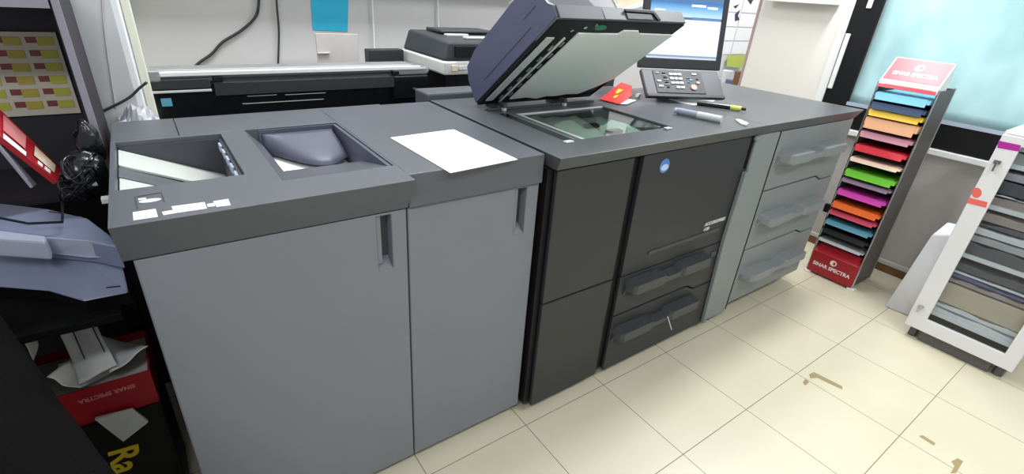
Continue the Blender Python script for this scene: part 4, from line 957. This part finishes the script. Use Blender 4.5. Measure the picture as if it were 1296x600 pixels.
for k in range(7):
    pts = []
    for j in range(25):
        a = j / 24 * math.pi * 2.2 + k
        pts.append((-1.072 + 0.03 * math.cos(a) + 0.004 * k - .01, 0.46 + 0.035 * math.sin(a * 1.1 + k), 0.93 + 0.012 * k + 0.02 * math.sin(a * 1.7 + k)))
    MB().tube(pts, 0.0025, 7).build('cable', 'black' if k % 3 else 'blackgloss', cbx, smooth=True)
MB().cyl((-1.05, 0.45, 0.955), (-1.04, 0.455, 0.957), 0.006, 10).build('plug', 'lightgrey', cbx)
MB().box(-1.036, -1.022, 0.40, 0.425, 0.925, 0.935).build('plug', 'lightgrey', cbx)
# clear plastic lump on the rear of the finisher
tag(MB().sheet(10, 8, lambda u, v: (-0.985 + 0.10 * u, 0.80 + 0.10 * v, 1.0 + 0.05 * math.sin(3.1 * u) * math.sin(3.1 * v) + 0.012 * math.sin(13 * u + 7 * v)), (0, 0, 0.05)).build('plastic_bag', 'clearplastic', smooth=False), 'crumpled clear plastic bag against the white pillar behind the finisher', 'bag')
tag(MB().box(-0.99, -0.87, 0.795, 0.91, 0.0, 0.948).build('support_box', 'whitewall', bev=.004), 'white box behind the finisher at the foot of the pillar', 'box')
# red paper box with waste paper and black box below
BY = 0.33
bb = thing('black_carton', 'black carton with yellow lettering on the floor at the lower left', 'box', (-1.17, 0.5, 0))
MB().box(-1.36, -1.042, BY - .01, 0.53, 0.0, 0.378).build('carton', 'black', bb, bev=.003)
p = at(158, 578, y=BY - .011); text('Ra', 0.088, frame((p.x, BY - 0.0108, p.z + 0.035), (-0.1, 0, -1), (1, 0, -0.1)), 'yellow', bb, align='LEFT', bold=0.002)
rb = thing('red_paper_box', 'open red paper box with white lettering, stacked on the black carton', 'box', (-1.15, 0.45, 0.3785))
mb = MB().slab([-1.29, -1.044], [BY, 0.53], 0.3785, 0.485, [(-1.286, -1.048, BY + .004, 0.526)], 'z'); mb.box(-1.286, -1.048, BY + .004, 0.526, 0.3785, 0.383); mb.build('box_wall', 'red', rb)
p = at(136, 498, y=BY); text('SINAR SPECTRA', 0.016, frame((p.x, BY - 0.0008, p.z), (-1, 0, 0), (0, 0, -1)), 'pink', rb, bold=.0005)
tag(MB().box(-1.284, -1.050, BY + .006, 0.524, 0.3835, 0.462).build('paper_ream', 'lightgrey'), 'pile of used sheets filling the open red paper box', 'paper')
def waste(pts, label, th_=0.0015, bend=0.012, seed=0.0):
    P_ = [at(a, b, y=y_) for a, b, y_ in pts]
    nn = (P_[1] - P_[0]).cross(P_[3] - P_[0]).normalized()
    def fn(u, v):
        p_ = (P_[0] * (1 - u) + P_[1] * u) * (1 - v) + (P_[3] * (1 - u) + P_[2] * u) * v
        return p_ + nn * (bend * math.sin(math.pi * v) * math.cos(3 * u + seed) + bend * .4 * math.sin(7 * u + 5 * v + seed))
    o_ = tag(MB().sheet(14, 14, fn, nn * th_).build('waste_paper', 'paper', smooth=True), label, 'paper', 'waste papers in the red box')
    return o_, fn, nn
waste([(58, 478, BY - .005), (100, 492, BY - .005), (150, 466, 0.40), (95, 450, 0.42)], 'white waste sheet draped over the left front of the red box', seed=.5)
waste([(78, 476, 0.36), (96, 482, 0.35), (100, 456, 0.40), (74, 460, 0.41)], 'small folded white scrap standing at the left front of the red box', bend=.004, seed=1.5)
o_, fn_, nn_ = waste([(100, 486, BY), (148, 462, BY + .01), (120, 404, 0.44), (66, 402, 0.46)], 'pale curled sheet with dark stripes rising from the red box', seed=3.1)
for u0 in (0.33, 0.86):
    MB().sheet(2, 12, lambda u, v, u0=u0: fn_(u0 + 0.03 * u, 0.3 + 0.68 * v) - nn_ * .0006, nn_ * -0.001).build('printed_stripe', 'navy', o_)
    MB().sheet(2, 12, lambda u, v, u0=u0: fn_(u0 + 0.03 * u, 0.3 + 0.68 * v) + nn_ * .0022, nn_ * 0.001).build('printed_stripe', 'navy', o_)
waste([(140, 472, BY + .002), (188, 438, 0.34), (170, 436, 0.44), (124, 424, 0.46)], 'white printed waste sheet at the right front of the red box', seed=2.2)
waste([(18, 414, 0.40), (44, 455, 0.38), (47, 428, 0.44), (30, 412, 0.45)], 'folded white sheet at the far left of the red box', seed=4.0, bend=.004)
# white flap on the black carton
q = [at(a, b, y=BY - .018) for a, b in ((120, 530), (168, 518), (188, 533), (156, 560))]
tag(MB().hexa([(v.x, BY - .0115, v.z) for v in q], [(v.x, BY - .0225 + .006 * (k_ % 2), v.z) for k_, v in enumerate(q)]).build('paper_scrap', 'lightgrey', bev=.001), 'folded white paper hanging on the front of the black carton', 'paper')
# dark jacket at the lower-left corner
r0 = at(-10, 386, z=0.86); r1 = at(185, 655, z=0.70)
mb = MB(); rows = []
NS, NP = 26, 22
d = (r1 - r0); side = Vector((-abs(d.y), -abs(d.x) * 0.3, 0)).normalized()
for i in range(NS + 1):
    t_ = i / NS; c0 = r0 + d * t_; row = []
    for k in range(NP + 1):
        a = k / NP; ang_ = math.pi * a
        w_ = 0.30; hgt = 0.10
        wob = 0.010 * math.sin(9 * t_ + 3 * a) + 0.006 * math.sin(23 * t_ - 7 * a)
        x = c0 + side * (w_ / 2 * (1 - math.cos(ang_)))
        zz = c0.z + hgt * math.sin(ang_) * 0.8 + wob - (0.0 if 0.02 < a < 0.98 else 0.0)
        row.append(mb.v((x.x, x.y, zz)))
    lo = [mb.v((v_.co.x, v_.co.y, 0.002)) for v_ in (row[-1], row[0])]
    rows.append(row + lo)
m_ = len(rows[0])
for i in range(NS):
    for k in range(m_): mb.bm.faces.new([rows[i][k], rows[i][(k + 1) % m_], rows[i + 1][(k + 1) % m_], rows[i + 1][k]])
mb.bm.faces.new(rows[0][::-1]); mb.bm.faces.new(rows[-1])
tag(mb.build('jacket', 'cloth', smooth=True), 'black jacket draped over a low seat in the lower left corner', 'jacket')

# ================================================================== LIGHT
def area(name, loc, sx, sy, power, col=(1, 1, 1), rot=(0, 0, 0)):
    l = bpy.data.lights.new(name, 'AREA'); l.shape = 'RECTANGLE'; l.size = sx; l.size_y = sy; l.energy = power; l.color = col
    o = bpy.data.objects.new(name, l); COL.objects.link(o); o.location = loc; o.rotation_euler = rot; return o
area('corner_fill_light', (-0.1, 0.9, 2.7), 1.3, 0.3, 32, (0.93, 0.965, 1.0))
area('corner_fill_light', (2.0, 0.3, 2.7), 1.3, 0.3, 36, (0.96, 0.98, 1.0))
area('corner_fill_light', (0.9, -1.7, 2.7), 1.3, 0.3, 25, (0.96, 0.98, 1.0))
area('corner_fill_light', (-1.7, -1.5, 2.7), 1.3, 0.3, 28, (0.90, 0.94, 1.0))
area('corner_fill_light', (3.5, 0.9, 2.7), 0.8, 0.3, 24, (1, 1, 1))  # added lamp, put in to brighten the sheets in the far corner
W = bpy.data.worlds.new('world'); SC.world = W; W.use_nodes = True
W.node_tree.nodes['Background'].inputs[0].default_value = (0.9, 0.95, 1.0, 1); W.node_tree.nodes['Background'].inputs[1].default_value = 0.42
vs = SC.view_settings; vs.view_transform = 'Standard'; vs.look = 'None'; vs.gamma = 1; vs.use_curve_mapping = False; vs.exposure = 0.4
